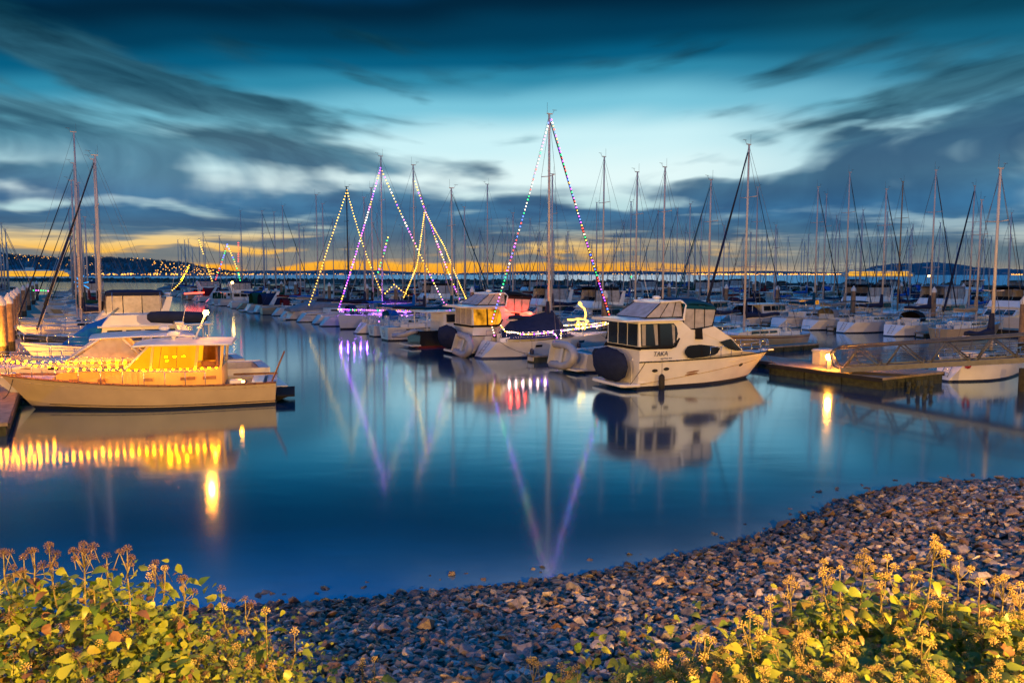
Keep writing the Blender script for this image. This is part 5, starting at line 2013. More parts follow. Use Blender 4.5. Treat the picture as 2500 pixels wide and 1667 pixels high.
string_lights([wp(yacht, HS, t, 1, .96, u) for t, u in ((.66, .6), (.80, .62), (.97, .68))], .13, [L_WHITE, L_AMBER, L_WHITE], .05, 'white bulbs on the far lifeline of the decorated yacht bow')
# purple sloop
mh = world(pur, (12.4 * .60, 0, 17.0))
PU = [L_PURP, L_WHITE, L_PURP, L_PINK, L_AMBER, L_PURP]
string_lights([mh, wp(pur, HP, .995, 1, 0, .5)], .29, PU, .072, 'purple and white bulbs on the forestay of the plumb-bowed sloop')
string_lights([mh, wp(pur, HP, .0, 1, 0, .8)], .35, [L_PURP, L_AMBER, L_PINK, L_AMBER, L_WHITE], .07, 'purple and gold bulbs on the backstay of the plumb-bowed sloop')
string_lights([wp(pur, HP, t, 1, .98, .58) for t in (.99, .8, .6, .42)], .2, [L_PURP, L_AMBER, L_WHITE, L_PINK, L_GREEN, L_PURP], .06, 'mixed bulbs along the deck rail of the plumb-bowed sloop')
b, o_ = BOATS[('CL', 94.6)]
tm = world(b, (11.5 * .57, 0, 16.1))
string_lights([tm, at_depth(802, 600, 96), at_depth(754, 746, 93)], .40, [L_AMBER], .078, 'gold bulbs hanging down the backstay of the black masted ketch')
string_lights([tm, at_depth(879, 576, 101), at_depth(904, 648, 103), at_depth(935, 721, 104), at_depth(960, 697, 104)], .40, [L_AMBER], .078, 'gold bulbs down the forestay of the black masted ketch, swinging up again')
string_lights([at_depth(962, 695, 104), at_depth(998, 722, 104)], .40, [L_AMBER], .078, 'short swag of gold bulbs beside the brown capped pile')
b, o_ = BOATS[('CL', 73.2)]
string_lights([world(b, (11.2 * .57 + .1, 0, 15.0)), at_depth(1123, 733, 84)], .30, [L_PINK, L_AMBER, L_PURP, L_WHITE], .065, 'pink and gold bulbs on the forestay of the blue covered sloop')
b, o_ = BOATS[('CL', 69.2)]
tg = world(b, (9.6 * .57, 0, 11.8))
string_lights([tg, at_depth(1018, 648, 72.5), at_depth(984, 729, 70)], .23, [L_AMBER], .06, 'dense gold bulbs on the backstay of the short sloop')
string_lights([tg, at_depth(1084, 600, 77), at_depth(1142, 738, 80)], .23, [L_AMBER], .06, 'dense gold bulbs on the forestay of the short sloop')
for pts, ms, lab, D in (
    ([(947, 580), (921, 671)], [L_PURP, L_GREEN, L_AMBER], 'short purple and green bulb string on a mast behind the plumb-bowed sloop', 120),
    ([(462, 648), (440, 690), (418, 711)], [L_AMBER, L_WARM], 'orange bulb string sloping down to a bow, past the red lit cruiser', 165),
    ([(486, 587), (497, 622)], [L_AMBER], 'short gold bulb string high on a distant mast above the red lit cruiser', 170),
    ([(505, 648), (518, 686)], [L_AMBER], 'short gold bulb string low on a distant mast above the red lit cruiser', 170),
    ([(555, 597), (542, 638), (526, 683)], [L_GREEN, L_BLUE, L_RED], 'green and blue bulb string on a distant backstay', 170),
    ([(555, 597), (571, 635), (580, 660)], [L_GREEN, L_AMBER, L_BLUE], 'green and gold bulb string on a distant forestay', 170),
    ([(582, 667), (590, 699)], [L_GREEN], 'bright green bulb string on a distant stay beside the deck lamp', 160),
    ([(582, 593), (582, 642)], [L_RED], 'dim red bulb string up a distant mast', 170),
    ([(1090, 744), (1105, 748), (1116, 752)], [L_PURP, L_WHITE, L_PINK], 'short purple swag over the white wheelhouse of the black pilothouse boat', 68),
    ([(82, 709), (103, 709), (124, 711)], [L_PURP, L_GREEN, L_PINK], 'short row of purple and green bulbs beyond the pile-lined dock', 95),
):
    string_lights([at_depth(x, y, D) for x, y in pts], .5 if D > 100 else .3, ms, .13 if D > 100 else .08, lab, far=True)
# red rope lights
rm = MB().path([world(sed2, p) - world(sed2, (0, 0, 0)) for p in ((2.55, -1.72, 3.10), (3.4, -1.72, 3.05), (4.2, -1.66, 2.92), (5.2, -1.5, 2.62), (6.0, -1.3, 2.3))], .035, L_REDROPE, n=6)
ro = rm.build('light_rope')
ro.location = sed2.location
tag(ro, 'red light rope curving along the bridge of the gold lit sedan', 'lights', 'glowing light ropes')
b, o_ = BOATS[('CL', 174)]
pa, pb = at_depth(450, 717, b.location.y - 1), at_depth(530, 714, b.location.y + 3)
rm = MB().path([pa - pa, (pa.lerp(pb, .5) - pa) + Vector((0, 0, .1)), pb - pa], .14, L_REDROPE, n=6)
ro = rm.build('light_rope')
ro.location = pa
tag(ro, 'bright red light rope along the side of the distant cruiser', 'lights', 'glowing light ropes')
# warm bulbs on the lobster yacht and its neighbour
string_lights([world(lob, p) for p in ((2.4, 1.80, 1.76), (4.0, 1.82, 1.74), (6.2, 1.80, 1.76), (8.2, 1.52, 1.86), (9.6, 1.05, 1.98), (11.2, .15, 2.18), (12.0, -.1, 2.2))], .29, [L_WARM], .027, 'lower row of warm oblong bulbs along the rail of the cream lobster yacht', stretch=2.0, cord=.015)
string_lights([world(hx, p) for p in ((5.0, 1.7, 1.75), (7.0, 1.7, 1.80), (9.0, 1.6, 1.86), (11, 1.1, 2.05), (12.4, .3, 2.2), (14.2, -.3, 2.3))], .33, [L_WARM], .030, 'upper row of warm oblong bulbs along the rail of the hardtop express cruiser', stretch=2.0, cord=.015)



def glow(parent_thing, pts, col, watts, r=.06):
    """added point lights that boost the glow around light strings and inside cabins"""
    for p in pts:
        ld = bpy.data.lights.new('added_glow', 'POINT')
        ld.energy, ld.color, ld.shadow_soft_size = watts, col, r
        o = bpy.data.objects.new('added_glow', ld)
        COL.objects.link(o)
        o.location = p


glow(lob, [world(lob, (1.5, .7, 1.3)), world(lob, (2.7, .2, 2.4))], (1, .32, .01), 30)  # added lights in cockpit and cabin, apart from the bulb string
glow(hx, [world(hx, (5.6, .2, 2.6)), world(hx, (7.4, .9, 2.3))], (1, .30, .01), 150)  # added lights under the hardtop, apart from the bulb string
glow(pur, [wp(pur, HP, t, 1, .8, .5) for t in (.98, .93, .88, .83, .78, .73, .68, .63, .58, .53, .48, .43)], (.42, .10, 1), 48)
glow(yacht, [wp(yacht, HS, t, 1, -1.02, .6) for t in (.1, .16, .22, .28, .34, .40, .46, .54, .60, .66, .72, .78, .84, .90)], (1, .55, .5), 7)
glow(sed2, [world(sed2, p) for p in ((2.9, -1.95, 3.2), (3.5, -1.95, 3.12), (4.1, -1.95, 3.0), (4.8, -1.8, 2.85), (5.5, -1.6, 2.62))], (1, .04, .02), 42)
# reindeer outline of glowing tube on the yacht's bow
rd = MB()
P = lambda x, z, y=0: (x, y, z)
rd.path([P(-.62, .62), P(-.3, .60), P(0, .66), P(.42, .62), P(.5, .9), P(.42, 1.25), P(.22, 1.42), P(.05, 1.56)], .05, L_AMBER, n=6)
rd.path([P(.05, 1.56), P(.12, 1.66), P(.24, 1.5)], .045, L_AMBER, n=6)
rd.path([P(0, .66), P(.05, .42), P(.42, .36), P(.66, .5), P(.42, .62)], .05, L_AMBER, n=6)
for x in (-.02, .14, .36, .5):
    rd.path([P(x, .45, .06), P(x - .05, .02, .08)], .04, L_AMBER, n=6)
ro = rd.build('light_figure')
p = HS.point(.74, 1)
ro.location = world(yacht, (p[0], -.2, p[2] + .35))
ro.scale = (1.25, 1.25, 1.25)
glow(yacht, [world(yacht, (p[0] + .2, -.5, p[2] + 1.0))], (1, .42, .04), 90)
ro.rotation_euler = (0, 0, rad(10))
tag(ro, 'golden light-rope reindeer standing on the foredeck of the decorated yacht', 'light figure')

# blue star lamp, small bow lamps, deck lamp on a far boat
st = MB()
for i in range(9):
    a = i * math.pi * 2 / 9 + .2
    st.tube((0, 0, 0), (1.0 * math.cos(a) * R.uniform(.5, 1), 0, 1.3 * math.sin(a) * R.uniform(.6, 1)), .05, L_CYAN, n=4)
so_ = st.build('star_light')
so_.location = at_depth(197, 692, 92)
so_.rotation_euler = (0, 0, rad(20))
tag(so_, 'glowing cyan star hung on a mast past the pile-lined dock', 'star light')
for (x, y, D, r, lab) in ((567, 690, 139, .22, 'round gold deck lamp on the distant flybridge boat'), (2268, 674, 300, .35, 'orange navigation lamp on the end of the breakwater'), (1541, 676, 430, .5, 'green harbour lamp on the breakwater')):
    e = empty('deck_lamp', at_depth(x, y, D))
    tag(e, lab, 'lamp', 'small lamps among the boats')
    MB().ball((0, 0, 0), r, L_GREEN if 'green' in lab else (L_LAMP2)).build('globe', e)
    MB().tube((0, 0, -r), (0, 0, -1.6 if D < 250 else -3.5), .04, GALV, n=6).build('post', e)

# ------------------------------------------------------------------ breakwater, sea, hills
BW = [Vector(p) for p in ((420, 40, 0), (300, 140, 0), (205, 190, 0), (140, 231, 0), (70, 335, 0), (0, 443, 0), (-150, 520, 0), (-330, 610, 0), (-560, 700, 0))]


def water_mat(name, rough, bump, bx, by, tint, gl0, gl1, foam=False):
    m = bpy.data.materials.new(name)
    m.use_nodes = True
    nt = m.node_tree
    N, Lk = nt.nodes, nt.links
    N.remove(N['Principled BSDF'])
    df = N.new('ShaderNodeBsdfDiffuse')
    df.inputs['Color'].default_value = (*tint, 1)
    gl = N.new('ShaderNodeBsdfGlossy')
    gl.inputs['Roughness'].default_value = rough
    gl.inputs['Color'].default_value = (.76, .93, 1, 1)
    mx = N.new('ShaderNodeMixShader')
    fr = N.new('ShaderNodeFresnel')
    fr.inputs['IOR'].default_value = 1.6
    mr = N.new('ShaderNodeMapRange')
    mr.inputs['To Min'].default_value = gl0
    mr.inputs['To Max'].default_value = gl1
    Lk.new(fr.outputs[0], mr.inputs['Value'])
    Lk.new(mr.outputs['Result'], mx.inputs['Fac'])
    Lk.new(df.outputs[0], mx.inputs[1])
    Lk.new(gl.outputs[0], mx.inputs[2])
    tc = N.new('ShaderNodeTexCoord')
    mp = N.new('ShaderNodeMapping')
    mp.inputs['Scale'].default_value = (bx, by, 1)
    Lk.new(tc.outputs['Object'], mp.inputs['Vector'])
    nz = N.new('ShaderNodeTexNoise')
    nz.inputs['Scale'].default_value = 1
    nz.inputs['Detail'].default_value = 3
    Lk.new(mp.outputs[0], nz.inputs['Vector'])
    bp = N.new('ShaderNodeBump')
    bp.inputs['Strength'].default_value = bump
    bp.inputs['Distance'].default_value = .08
    Lk.new(nz.outputs['Fac'], bp.inputs['Height'])
    Lk.new(bp.outputs[0], gl.inputs['Normal'])
    last = mx.outputs[0]
    if foam:
        at = N.new('ShaderNodeAttribute')
        at.attribute_name = 'foam'
        n2 = N.new('ShaderNodeTexNoise')
        n2.inputs['Scale'].default_value = .9
        n2.inputs['Detail'].default_value = 4
        Lk.new(tc.outputs['Object'], n2.inputs['Vector'])
        mm = N.new('ShaderNodeMath')
        mm.operation = 'MULTIPLY'
        Lk.new(at.outputs['Fac'], mm.inputs[0])
        mr2 = N.new('ShaderNodeMapRange')
        mr2.inputs['From Min'].default_value = .25
        mr2.inputs['From Max'].default_value = .7
        mr2.inputs['To Min'].default_value = .55
        mr2.inputs['To Max'].default_value = 1
        Lk.new(n2.outputs['Fac'], mr2.inputs['Value'])
        Lk.new(mr2.outputs['Result'], mm.inputs[1])
        fd = N.new('ShaderNodeBsdfDiffuse')
        fd.inputs['Color'].default_value = (.25, .45, .60, 1)
        m2 = N.new('ShaderNodeMixShader')
        Lk.new(mm.outputs[0], m2.inputs['Fac'])
        Lk.new(last, m2.inputs[1])
        Lk.new(fd.outputs[0], m2.inputs[2])
        last = m2.outputs[0]
    Lk.new(last, N['Material Output'].inputs['Surface'])
    return m


W_IN = water_mat('calm_harbour_water', .098, .04, .35, .9, (.001, .048, .125), .47, 1.0, foam=True)
W_OUT = water_mat('open_sea_water', .28, .5, .05, .12, (.02, .07, .11), .75, .95)

# shoreline, measured on the photo and carried onto the water level
SHP = [(560, 1490), (700, 1478), (860, 1470), (1000, 1455), (1150, 1443), (1300, 1425), (1450, 1405), (1600, 1375), (1750, 1340), (1850, 1310), (1950, 1270), (2050, 1225), (2150, 1200), (2300, 1182), (2500, 1176)]
SH = [on_level(x, y) for x, y in SHP]
SHX = np.array([-60, -14] + [p.x for p in SH] + [20, 32, 45, 90])
SHY = np.array([9.0, 12.6] + [p.y for p in SH] + [22.6, 24, 23, 5])
shp_poly = np.stack([np.linspace(-30, 40, 400), np.interp(np.linspace(-30, 40, 400), SHX, SHY)], 1)


def shore_dist(X, Y):
    """signed distance to the waterline, positive on land"""
    d = np.sqrt(((np.stack([X, Y], -1)[..., None, :] - shp_poly) ** 2).sum(-1)).min(-1)
    return np.where(Y < np.interp(X, SHX, SHY), d, -d)


# calm basin: fine grid near the stones carries the foam attribute, one big sheet beyond
gx = np.concatenate([np.linspace(-60, -8, 14), np.linspace(-7.5, 18, 110), np.linspace(19, 60, 14)])
gy = np.concatenate([np.linspace(4, 30, 140), np.linspace(31, 60, 6)])
GX, GY = np.meshgrid(gx, gy)
V = np.stack([GX.ravel(), GY.ravel(), np.zeros(GX.size)], 1)
nx, ny = len(gx), len(gy)
idx = np.arange(nx * ny).reshape(ny, nx)
F = np.stack([idx[:-1, :-1], idx[:-1, 1:], idx[1:, 1:], idx[1:, :-1]], -1).reshape(-1, 4)
far_pts = [(-60, 60), (60, 60), (60, 4), (420, 4)] + [(p.x, p.y) for p in BW] + [(-560, 4), (-60, 4)]
me = np_mesh('harbour_water', V, F, [W_IN], True)
fo = -shore_dist(GX.ravel(), GY.ravel())
fv = np.clip(np.exp(-np.clip(fo, 0, None) / 1.0) * .30, 0, 1)
at = me.attributes.new('foam', 'FLOAT', 'POINT')
at.data.foreach_set('value', fv.astype(np.float32))
tag(link('harbour_water', me), kind='structure')
me2 = bpy.data.meshes.new('outer_basin_water')
me2.from_pydata([(x, y, 0) for x, y in far_pts], [], [tuple(range(len(far_pts)))])
me2.materials.append(W_IN)
tag(link('basin_water', me2), kind='structure')
me3 = bpy.data.meshes.new('sea')
me3.from_pydata([(-14000, -50, -.06), (14000, -50, -.06), (14000, 14000, -.06), (-14000, 14000, -.06)], [], [(0, 1, 2, 3)])
me3.materials.append(W_OUT)
tag(link('sea', me3), kind='structure')

STONE = mat('breakwater_stone', (.085, .055, .04), .9, var=.5, scale=.4, bump=.6, bscale=1.5)


def hull_rock(rnd, n=14, flat=.6, ang=1.0):
    bm = bmesh.new()
    for i in range(n):
        v = Vector((rnd.gauss(0, 1), rnd.gauss(0, 1), rnd.gauss(0, 1))).normalized()
        v *= rnd.uniform(.8, 1.12)
        bm.verts.new((v.x, v.y * rnd.uniform(.65, 1), v.z * flat))
    bmesh.ops.convex_hull(bm, input=bm.verts)
    bmesh.ops.delete(bm, geom=[v for v in bm.verts if not v.link_faces], context='VERTS')
    bmesh.ops.triangulate(bm, faces=bm.faces)
    bm.verts.index_update()
    V = np.array([v.co[:] for v in bm.verts])
    F = np.array([[v.index for v in f.verts] for f in bm.faces])
    bm.free()
    return V, F


def rot_mats(n, rs, tilt=.5):
    az = rs.uniform(0, 2 * np.pi, n)
    tx, ty = rs.uniform(-tilt, tilt, n), rs.uniform(-tilt, tilt, n)
    c, s = np.cos(az), np.sin(az)
    Z = np.zeros((n, 3, 3))
    Z[:, 0, 0], Z[:, 0, 1], Z[:, 1, 0], Z[:, 1, 1], Z[:, 2, 2] = c, -s, s, c, 1
    X = np.zeros((n, 3, 3))
    X[:, 0, 0], X[:, 1, 1], X[:, 1, 2], X[:, 2, 1], X[:, 2, 2] = 1, np.cos(tx), -np.sin(tx), np.sin(tx), np.cos(tx)
    Yr = np.zeros((n, 3, 3))
    Yr[:, 1, 1], Yr[:, 0, 0], Yr[:, 0, 2], Yr[:, 2, 0], Yr[:, 2, 2] = 1, np.cos(ty), np.sin(ty), -np.sin(ty), np.cos(ty)
    return X @ Yr @ Z


def scatter(shapes, pos, scale, rs, tilt=.5, rots=None):
    """numpy scatter of triangle shapes into one vertex/face pair"""
    n = len(pos)
    M = rot_mats(n, rs, tilt) if rots is None else rots
    which = rs.randint(0, len(shapes), n)
    Vs, Fs, off = [], [], 0
    for k, (v, f) in enumerate(shapes):
        ii = np.where(which == k)[0]
        if not len(ii):
            continue
        sc = scale[ii]
        sc = sc[:, None, None] if sc.ndim == 1 else sc[:, None, :]
        P = np.einsum('nij,mj->nmi', M[ii], v) * 1.0
        P = np.einsum('nij,nmj->nmi', M[ii], (v[None] * sc)) + pos[ii][:, None, :]
        Vs.append(P.reshape(-1, 3))
        Fs.append((f[None] + (np.arange(len(ii)) * len(v))[:, None, None] + off).reshape(-1, f.shape[1]))
        off += len(ii) * len(v)
    return np.concatenate(Vs), np.concatenate(Fs)


rr_ = random.Random(3)
SHAPES = [hull_rock(rr_, rr_.randint(11, 16), rr_.uniform(.45, .85)) for _ in range(14)]
# breakwater mound
pos, scl = [], []
for a, b in zip(BW[:-1], BW[1:]):
    d = (b - a)
    n = Vector((-d.y, d.x, 0)).normalized()
    for i in range(int(d.length * 2.6)):
        u = NR.uniform(-1, 1)
        p = a + d * NR.uniform() + n * u * 8
        pos.append((p.x, p.y, (1 - abs(u)) * 3.4 - .8 + NR.uniform(-.2, .2)))
        scl.append(NR.uniform(.7, 1.5))
V, F = scatter(SHAPES, np.array(pos), np.array(scl), NR)
core = MB()
rings = []
for i, p in enumerate(BW):
    d = (BW[min(i + 1, len(BW) - 1)] - BW[max(0, i - 1)]).normalized()
    n = Vector((-d.y, d.x, 0))
    rings.append([tuple(p - n * 8.5 + Vector((0, 0, -.8))), tuple(p + Vector((0, 0, 2.5))), tuple(p + n * 8.5 + Vector((0, 0, -.8)))])
core.loft(rings, STONE, closed=False, caps=False, smooth=False)
cv = np.array(core.v)
ct = np.array([f for f in core.f])
ct = np.concatenate([ct[:, [0, 1, 2]], ct[:, [0, 2, 3]]]) + len(V)
bwm = np_mesh('breakwater', np.concatenate([V, cv]), np.concatenate([F, ct]), [STONE])
tag(link('breakwater', bwm), 'long dark rubble breakwater closing the marina', 'breakwater')

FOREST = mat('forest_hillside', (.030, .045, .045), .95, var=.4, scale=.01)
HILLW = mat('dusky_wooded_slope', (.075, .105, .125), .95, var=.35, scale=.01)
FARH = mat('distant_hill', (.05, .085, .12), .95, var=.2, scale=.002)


def ridge(name, pts, D, depth, m, jag=0):
    xs = np.linspace(pts[0][0], pts[-1][0], 160)
    ys = np.interp(xs, [p[0] for p in pts], [p[1] for p in pts])
    V = []
    ks = ((0, 0), (.25, .35), (.55, .78), (.8, .97), (1, 1), (1.6, .5))
    for x, y in zip(xs, ys):
        top = at_depth(x, y, D)
        hgt = max(2.0, top.z) + (NR.uniform(-jag, jag) if jag else 0)
        foot = Vector((top.x * (1 - depth / D * .0), D - depth, 0))
        for k, h in ks:
            V.append((top.x * (D - depth + depth * k) / D, D - depth + depth * k, hgt * h - .5))
    n = len(ks)
    F = []
    for i in range(len(xs) - 1):
        for j in range(n - 1):
            a = i * n + j
            F.append((a, a + n, a + n + 1, a + 1))
    o = link(name, np_mesh(name, np.array(V), np.array(F), [m], True))
    return tag(o, kind='structure'), V, ks


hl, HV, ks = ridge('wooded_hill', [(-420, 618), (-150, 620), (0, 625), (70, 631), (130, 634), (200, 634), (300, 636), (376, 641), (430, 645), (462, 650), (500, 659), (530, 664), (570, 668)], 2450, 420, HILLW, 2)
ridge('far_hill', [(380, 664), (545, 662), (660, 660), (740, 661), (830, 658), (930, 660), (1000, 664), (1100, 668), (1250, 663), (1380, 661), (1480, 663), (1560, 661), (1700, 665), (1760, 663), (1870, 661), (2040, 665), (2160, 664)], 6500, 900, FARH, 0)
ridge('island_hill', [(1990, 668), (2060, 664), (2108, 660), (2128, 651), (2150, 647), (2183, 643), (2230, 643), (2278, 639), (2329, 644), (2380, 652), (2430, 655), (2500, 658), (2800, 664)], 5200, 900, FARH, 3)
# unseen wooded bluff, added behind the promenade to block sky light and darken reflections
hV = []
xs_ = np.linspace(-260, 260, 90)
for x in xs_:
    t_ = 16 + 4 * math.sin(x * .03) + 4 * math.sin(x * .11 + 1)
    for dy, hz in ((0, 3.2), (-12, .45 * t_), (-30, .85 * t_), (-55, t_), (-140, t_ * .9)):
        hV.append((x, -42 + dy - .0007 * x * x * -1 * 0, hz))
hF = [(i * 5 + j, i * 5 + j + 1, (i + 1) * 5 + j + 1, (i + 1) * 5 + j) for i in range(89) for j in range(4)]
tag(link('unseen_bluff', np_mesh('unseen_bluff', np.array(hV), np.array(hF), [FOREST], True)), kind='structure')
# conifers on the wooded hill, one far-off mass
ang = np.arange(5) / 5 * 2 * np.pi
cone = np.concatenate([np.stack([np.cos(ang) * .28, np.sin(ang) * .28, np.zeros(5)], 1), [[0, 0, 1]]])
conef = np.array([[i, (i + 1) % 5, 5] for i in range(5)])
HVa = np.array(HV).reshape(160, len(ks), 3)
n = 5200
ii = NR.uniform(0, 158.9, n)
jj = NR.beta(2.4, 1.0, n) * 3.95
i0, j0 = ii.astype(int), jj.astype(int)
fi, fj = (ii - i0)[:, None], (jj - j0)[:, None]
P = HVa[i0, j0] * (1 - fi) * (1 - fj) + HVa[i0 + 1, j0] * fi * (1 - fj) + HVa[i0, j0 + 1] * (1 - fi) * fj + HVa[i0 + 1, j0 + 1] * fi * fj
V, F = scatter([(cone, conef)], P, NR.uniform(6, 13, n), NR, tilt=.02)
tag(link('conifer_forest', np_mesh('conifer_forest', V, F, [HILLW])), kind='stuff')

# lights of the far shore: too many to count
def light_cloud(name, P, r, mats):
    ico = icos(1.0, 1)
    v = np.array([x.co[:] for x in ico.vertices])
    f = np.array([list(p.vertices) for p in ico.polygons])
    V, F = scatter([(v, f)], P, r, NR)
    me = np_mesh(name, V, F, mats, True, np.repeat(NR.randint(0, len(mats), len(P)), len(f)))
    return tag(link(name, me), kind='stuff')


pts, rs = [], []
for _ in range(240):
    x = NR.uniform(-60, 620)
    p = at_depth(x, NR.uniform(668.0, 671.0), 2020)
    pts.append(p[:]); rs.append(NR.uniform(.7, 1.8))
for _ in range(60):
    i = NR.uniform(0, 158)
    j = NR.choice([1, 2, 2, 3]) + NR.uniform(-.4, .4)
    c = HVa[int(i), int(j)] * (1 - j % 1) + HVa[int(i), min(5, int(j) + 1)] * (j % 1)
    for q in range(NR.randint(1, 6)):
        pts.append((c[0] + NR.uniform(-22, 22), c[1] - 40, c[2] + NR.uniform(4, 14))); rs.append(NR.uniform(.5, 1.3))
for _ in range(90):
    x = NR.uniform(370, 560)
    yt = np.interp(x, [370, 430, 500, 560], [638, 642, 656, 664])
    p = at_depth(x, NR.uniform(yt, 668), 2060)
    pts.append(p[:]); rs.append(NR.uniform(.7, 1.5))
light_cloud('shore_lights', np.array(pts), np.array(rs), [L_FAR, L_FAR2])
pts, rs = [], []
for _ in range(200):
    x = NR.uniform(600, 1120) if NR.uniform() < .6 else NR.uniform(1100, 1700)
    p = at_depth(x, NR.uniform(668.0, 671.0), 5500)
    pts.append(p[:]); rs.append(NR.uniform(1.5, 3.5))
for _ in range(420):
    p = at_depth(NR.uniform(1690, 2060), NR.uniform(668.0, 671.2), 4200)
    pts.append(p[:]); rs.append(NR.uniform(1.6, 3.2))
for _ in range(30):
    p = at_depth(NR.uniform(2462, 2500), NR.uniform(669, 672.0), 4200)
    pts.append(p[:]); rs.append(NR.uniform(1.6, 4))
light_cloud('far_shore_lights', np.array(pts), np.array(rs), [L_FAR, L_FAR2])


def ferry(x0, x1, D, label):
    a, b = at_depth(x0, 672, D), at_depth(x1, 672, D)
    L = (b - a).length
    e = empty('ferry', (a.x, a.y, 0), math.atan2(b.y - a.y, b.x - a.x))
    tag(e, label, 'ferry', 'lit ferries beyond the breakwater')
    h = MB()
    h.loft([[(x, -8 * k, -1), (x, -9 * k, 5), (x, 9 * k, 5), (x, 8 * k, -1)] for x, k in ((0, .3), (L * .06, .9), (L * .94, .9), (L, .3))], GEL, smooth=False)
    h.build('hull', e)
    s = MB().box(L * .04, L * .96, -8.6, 8.6, 5.01, 8.5, GEL).box(L * .08, L * .92, -8.2, 8.2, 8.51, 12, GEL).box(L * .3, L * .7, -5, 5, 12.01, 14.6, GEL)
    s.box(L * .1, L * .16, -4, 4, 12.01, 15, GEL).box(L * .84, L * .9, -4, 4, 12.01, 15, GEL).box(L * .46, L * .54, -2.5, 2.5, 14.61, 19, GEL)
    s.build('superstructure', e)
    w = MB()
    for z0, z1, i0, i1 in ((1.8, 4.6, .05, .95), (5.6, 7.9, .06, .94), (9.1, 11.2, .1, .9)):
        n = int(L * (i1 - i0) / 3.4)
        for i in range(n):
            x = L * i0 + (L * (i1 - i0)) * i / n
            w.box(x, x + 2.7, -9.4, -8.0, z0, z1, L_FERRY)
    w.build('window', e)


ferry(-40, 186, 1560, 'long lit ferry passing under the wooded hill')
ferry(2052, 2232, 1750, 'long lit ferry passing before the island hill')


# ------------------------------------------------------------------ stony bank
def bank_z(X, Y):
    d = shore_dist(np.asarray(X, float), np.asarray(Y, float))
    return np.where(d > 0, np.minimum(.285 * d, 3.35), np.maximum(.4 * d, -2))


def rock_mat():
    m = bpy.data.materials.new('beach_stone')
    m.use_nodes = True
    nt = m.node_tree
    N, Lk = nt.nodes, nt.links
    p = N['Principled BSDF']
    geo = N.new('ShaderNodeNewGeometry')
    oi = N.new('ShaderNodeObjectInfo')
    ad = N.new('ShaderNodeMath')
    Lk.new(geo.outputs['Random Per Island'], ad.inputs[0])
    Lk.new(oi.outputs['Random'], ad.inputs[1])
    fr = N.new('ShaderNodeMath')
    fr.operation = 'FRACT'
    Lk.new(ad.outputs[0], fr.inputs[0])
    r = N.new('ShaderNodeValToRGB')
    r.color_ramp.interpolation = 'CONSTANT'
    cols = [(0.163, 0.143, 0.141), (0.089, 0.058, 0.042), (0.222, 0.19, 0.186), (0.141, 0.082, 0.048), (0.074, 0.065, 0.064), (0.192, 0.136, 0.128), (0.207, 0.143, 0.09), (0.133, 0.116, 0.122), (0.067, 0.048, 0.035), (0.311, 0.272, 0.256)]
    while len(r.color_ramp.elements) < len(cols):
        r.color_ramp.elements.new(.5)
    for i, (e, c) in enumerate(zip(r.color_ramp.elements, cols)):
        e.position = i / len(cols)
        e.color = (*c, 1)
    Lk.new(fr.outputs[0], r.inputs['Fac'])
    n = N.new('ShaderNodeTexNoise')
    n.inputs['Scale'].default_value = 14
    n.inputs['Detail'].default_value = 6
    Lk.new(geo.outputs['Position'], n.inputs['Vector'])
    mr = N.new('ShaderNodeMapRange')
    mr.inputs['From Min'].default_value = .3
    mr.inputs['From Max'].default_value = .7
    mr.inputs['To Min'].default_value = .6
    mr.inputs['To Max'].default_value = 1.4
    Lk.new(n.outputs['Fac'], mr.inputs['Value'])
    # stones in the splash zone are wet and weed-dark
    sp = N.new('ShaderNodeSeparateXYZ')
    Lk.new(geo.outputs['Position'], sp.inputs[0])
    wz = N.new('ShaderNodeMapRange')
    wz.inputs['From Min'].default_value = .10
    wz.inputs['From Max'].default_value = .75
    wz.inputs['To Min'].default_value = .28
    wz.inputs['To Max'].default_value = 1
    Lk.new(sp.outputs['Z'], wz.inputs['Value'])
    mm = N.new('ShaderNodeMath')
    mm.operation = 'MULTIPLY'
    Lk.new(mr.outputs['Result'], mm.inputs[0])
    Lk.new(wz.outputs['Result'], mm.inputs[1])
    mx = N.new('ShaderNodeVectorMath')
    mx.operation = 'SCALE'
    Lk.new(r.outputs['Color'], mx.inputs[0])
    Lk.new(mm.outputs[0], mx.inputs['Scale'])
    Lk.new(mx.outputs[0], p.inputs['Base Color'])
    p.inputs['Roughness'].default_value = .38
    n2 = N.new('ShaderNodeTexNoise')
    n2.inputs['Scale'].default_value = 40
    n2.inputs['Detail'].default_value = 5
    Lk.new(geo.outputs['Position'], n2.inputs['Vector'])
    b = N.new('ShaderNodeBump')
    b.inputs['Strength'].default_value = .5
    b.inputs['Distance'].default_value = .02
    Lk.new(n2.outputs['Fac'], b.inputs['Height'])
    Lk.new(b.outputs[0], p.inputs['Normal'])
    return m


ROCKM = rock_mat()
SOIL = mat('gravelly_soil', (.10, .085, .07), .95, var=.5, scale=9, bump=1.0, bscale=14)
gx = np.linspace(-45, 60, 150)
gy = np.concatenate([np.linspace(-60, 0, 12), np.linspace(.5, 34, 100)])
GX, GY = np.meshgrid(gx, gy)
Z = bank_z(GX.ravel(), GY.ravel())
V = np.stack([GX.ravel(), GY.ravel(), Z - .06], 1)
idx = np.arange(GX.size).reshape(GX.shape)
F = np.stack([idx[:-1, :-1], idx[:-1, 1:], idx[1:, 1:], idx[1:, :-1]], -1).reshape(-1, 4)
keep = (Z[F] > -1.9).any(1)
tag(link('bank_ground', np_mesh('bank_ground', V, F[keep], [SOIL], True)), kind='structure')

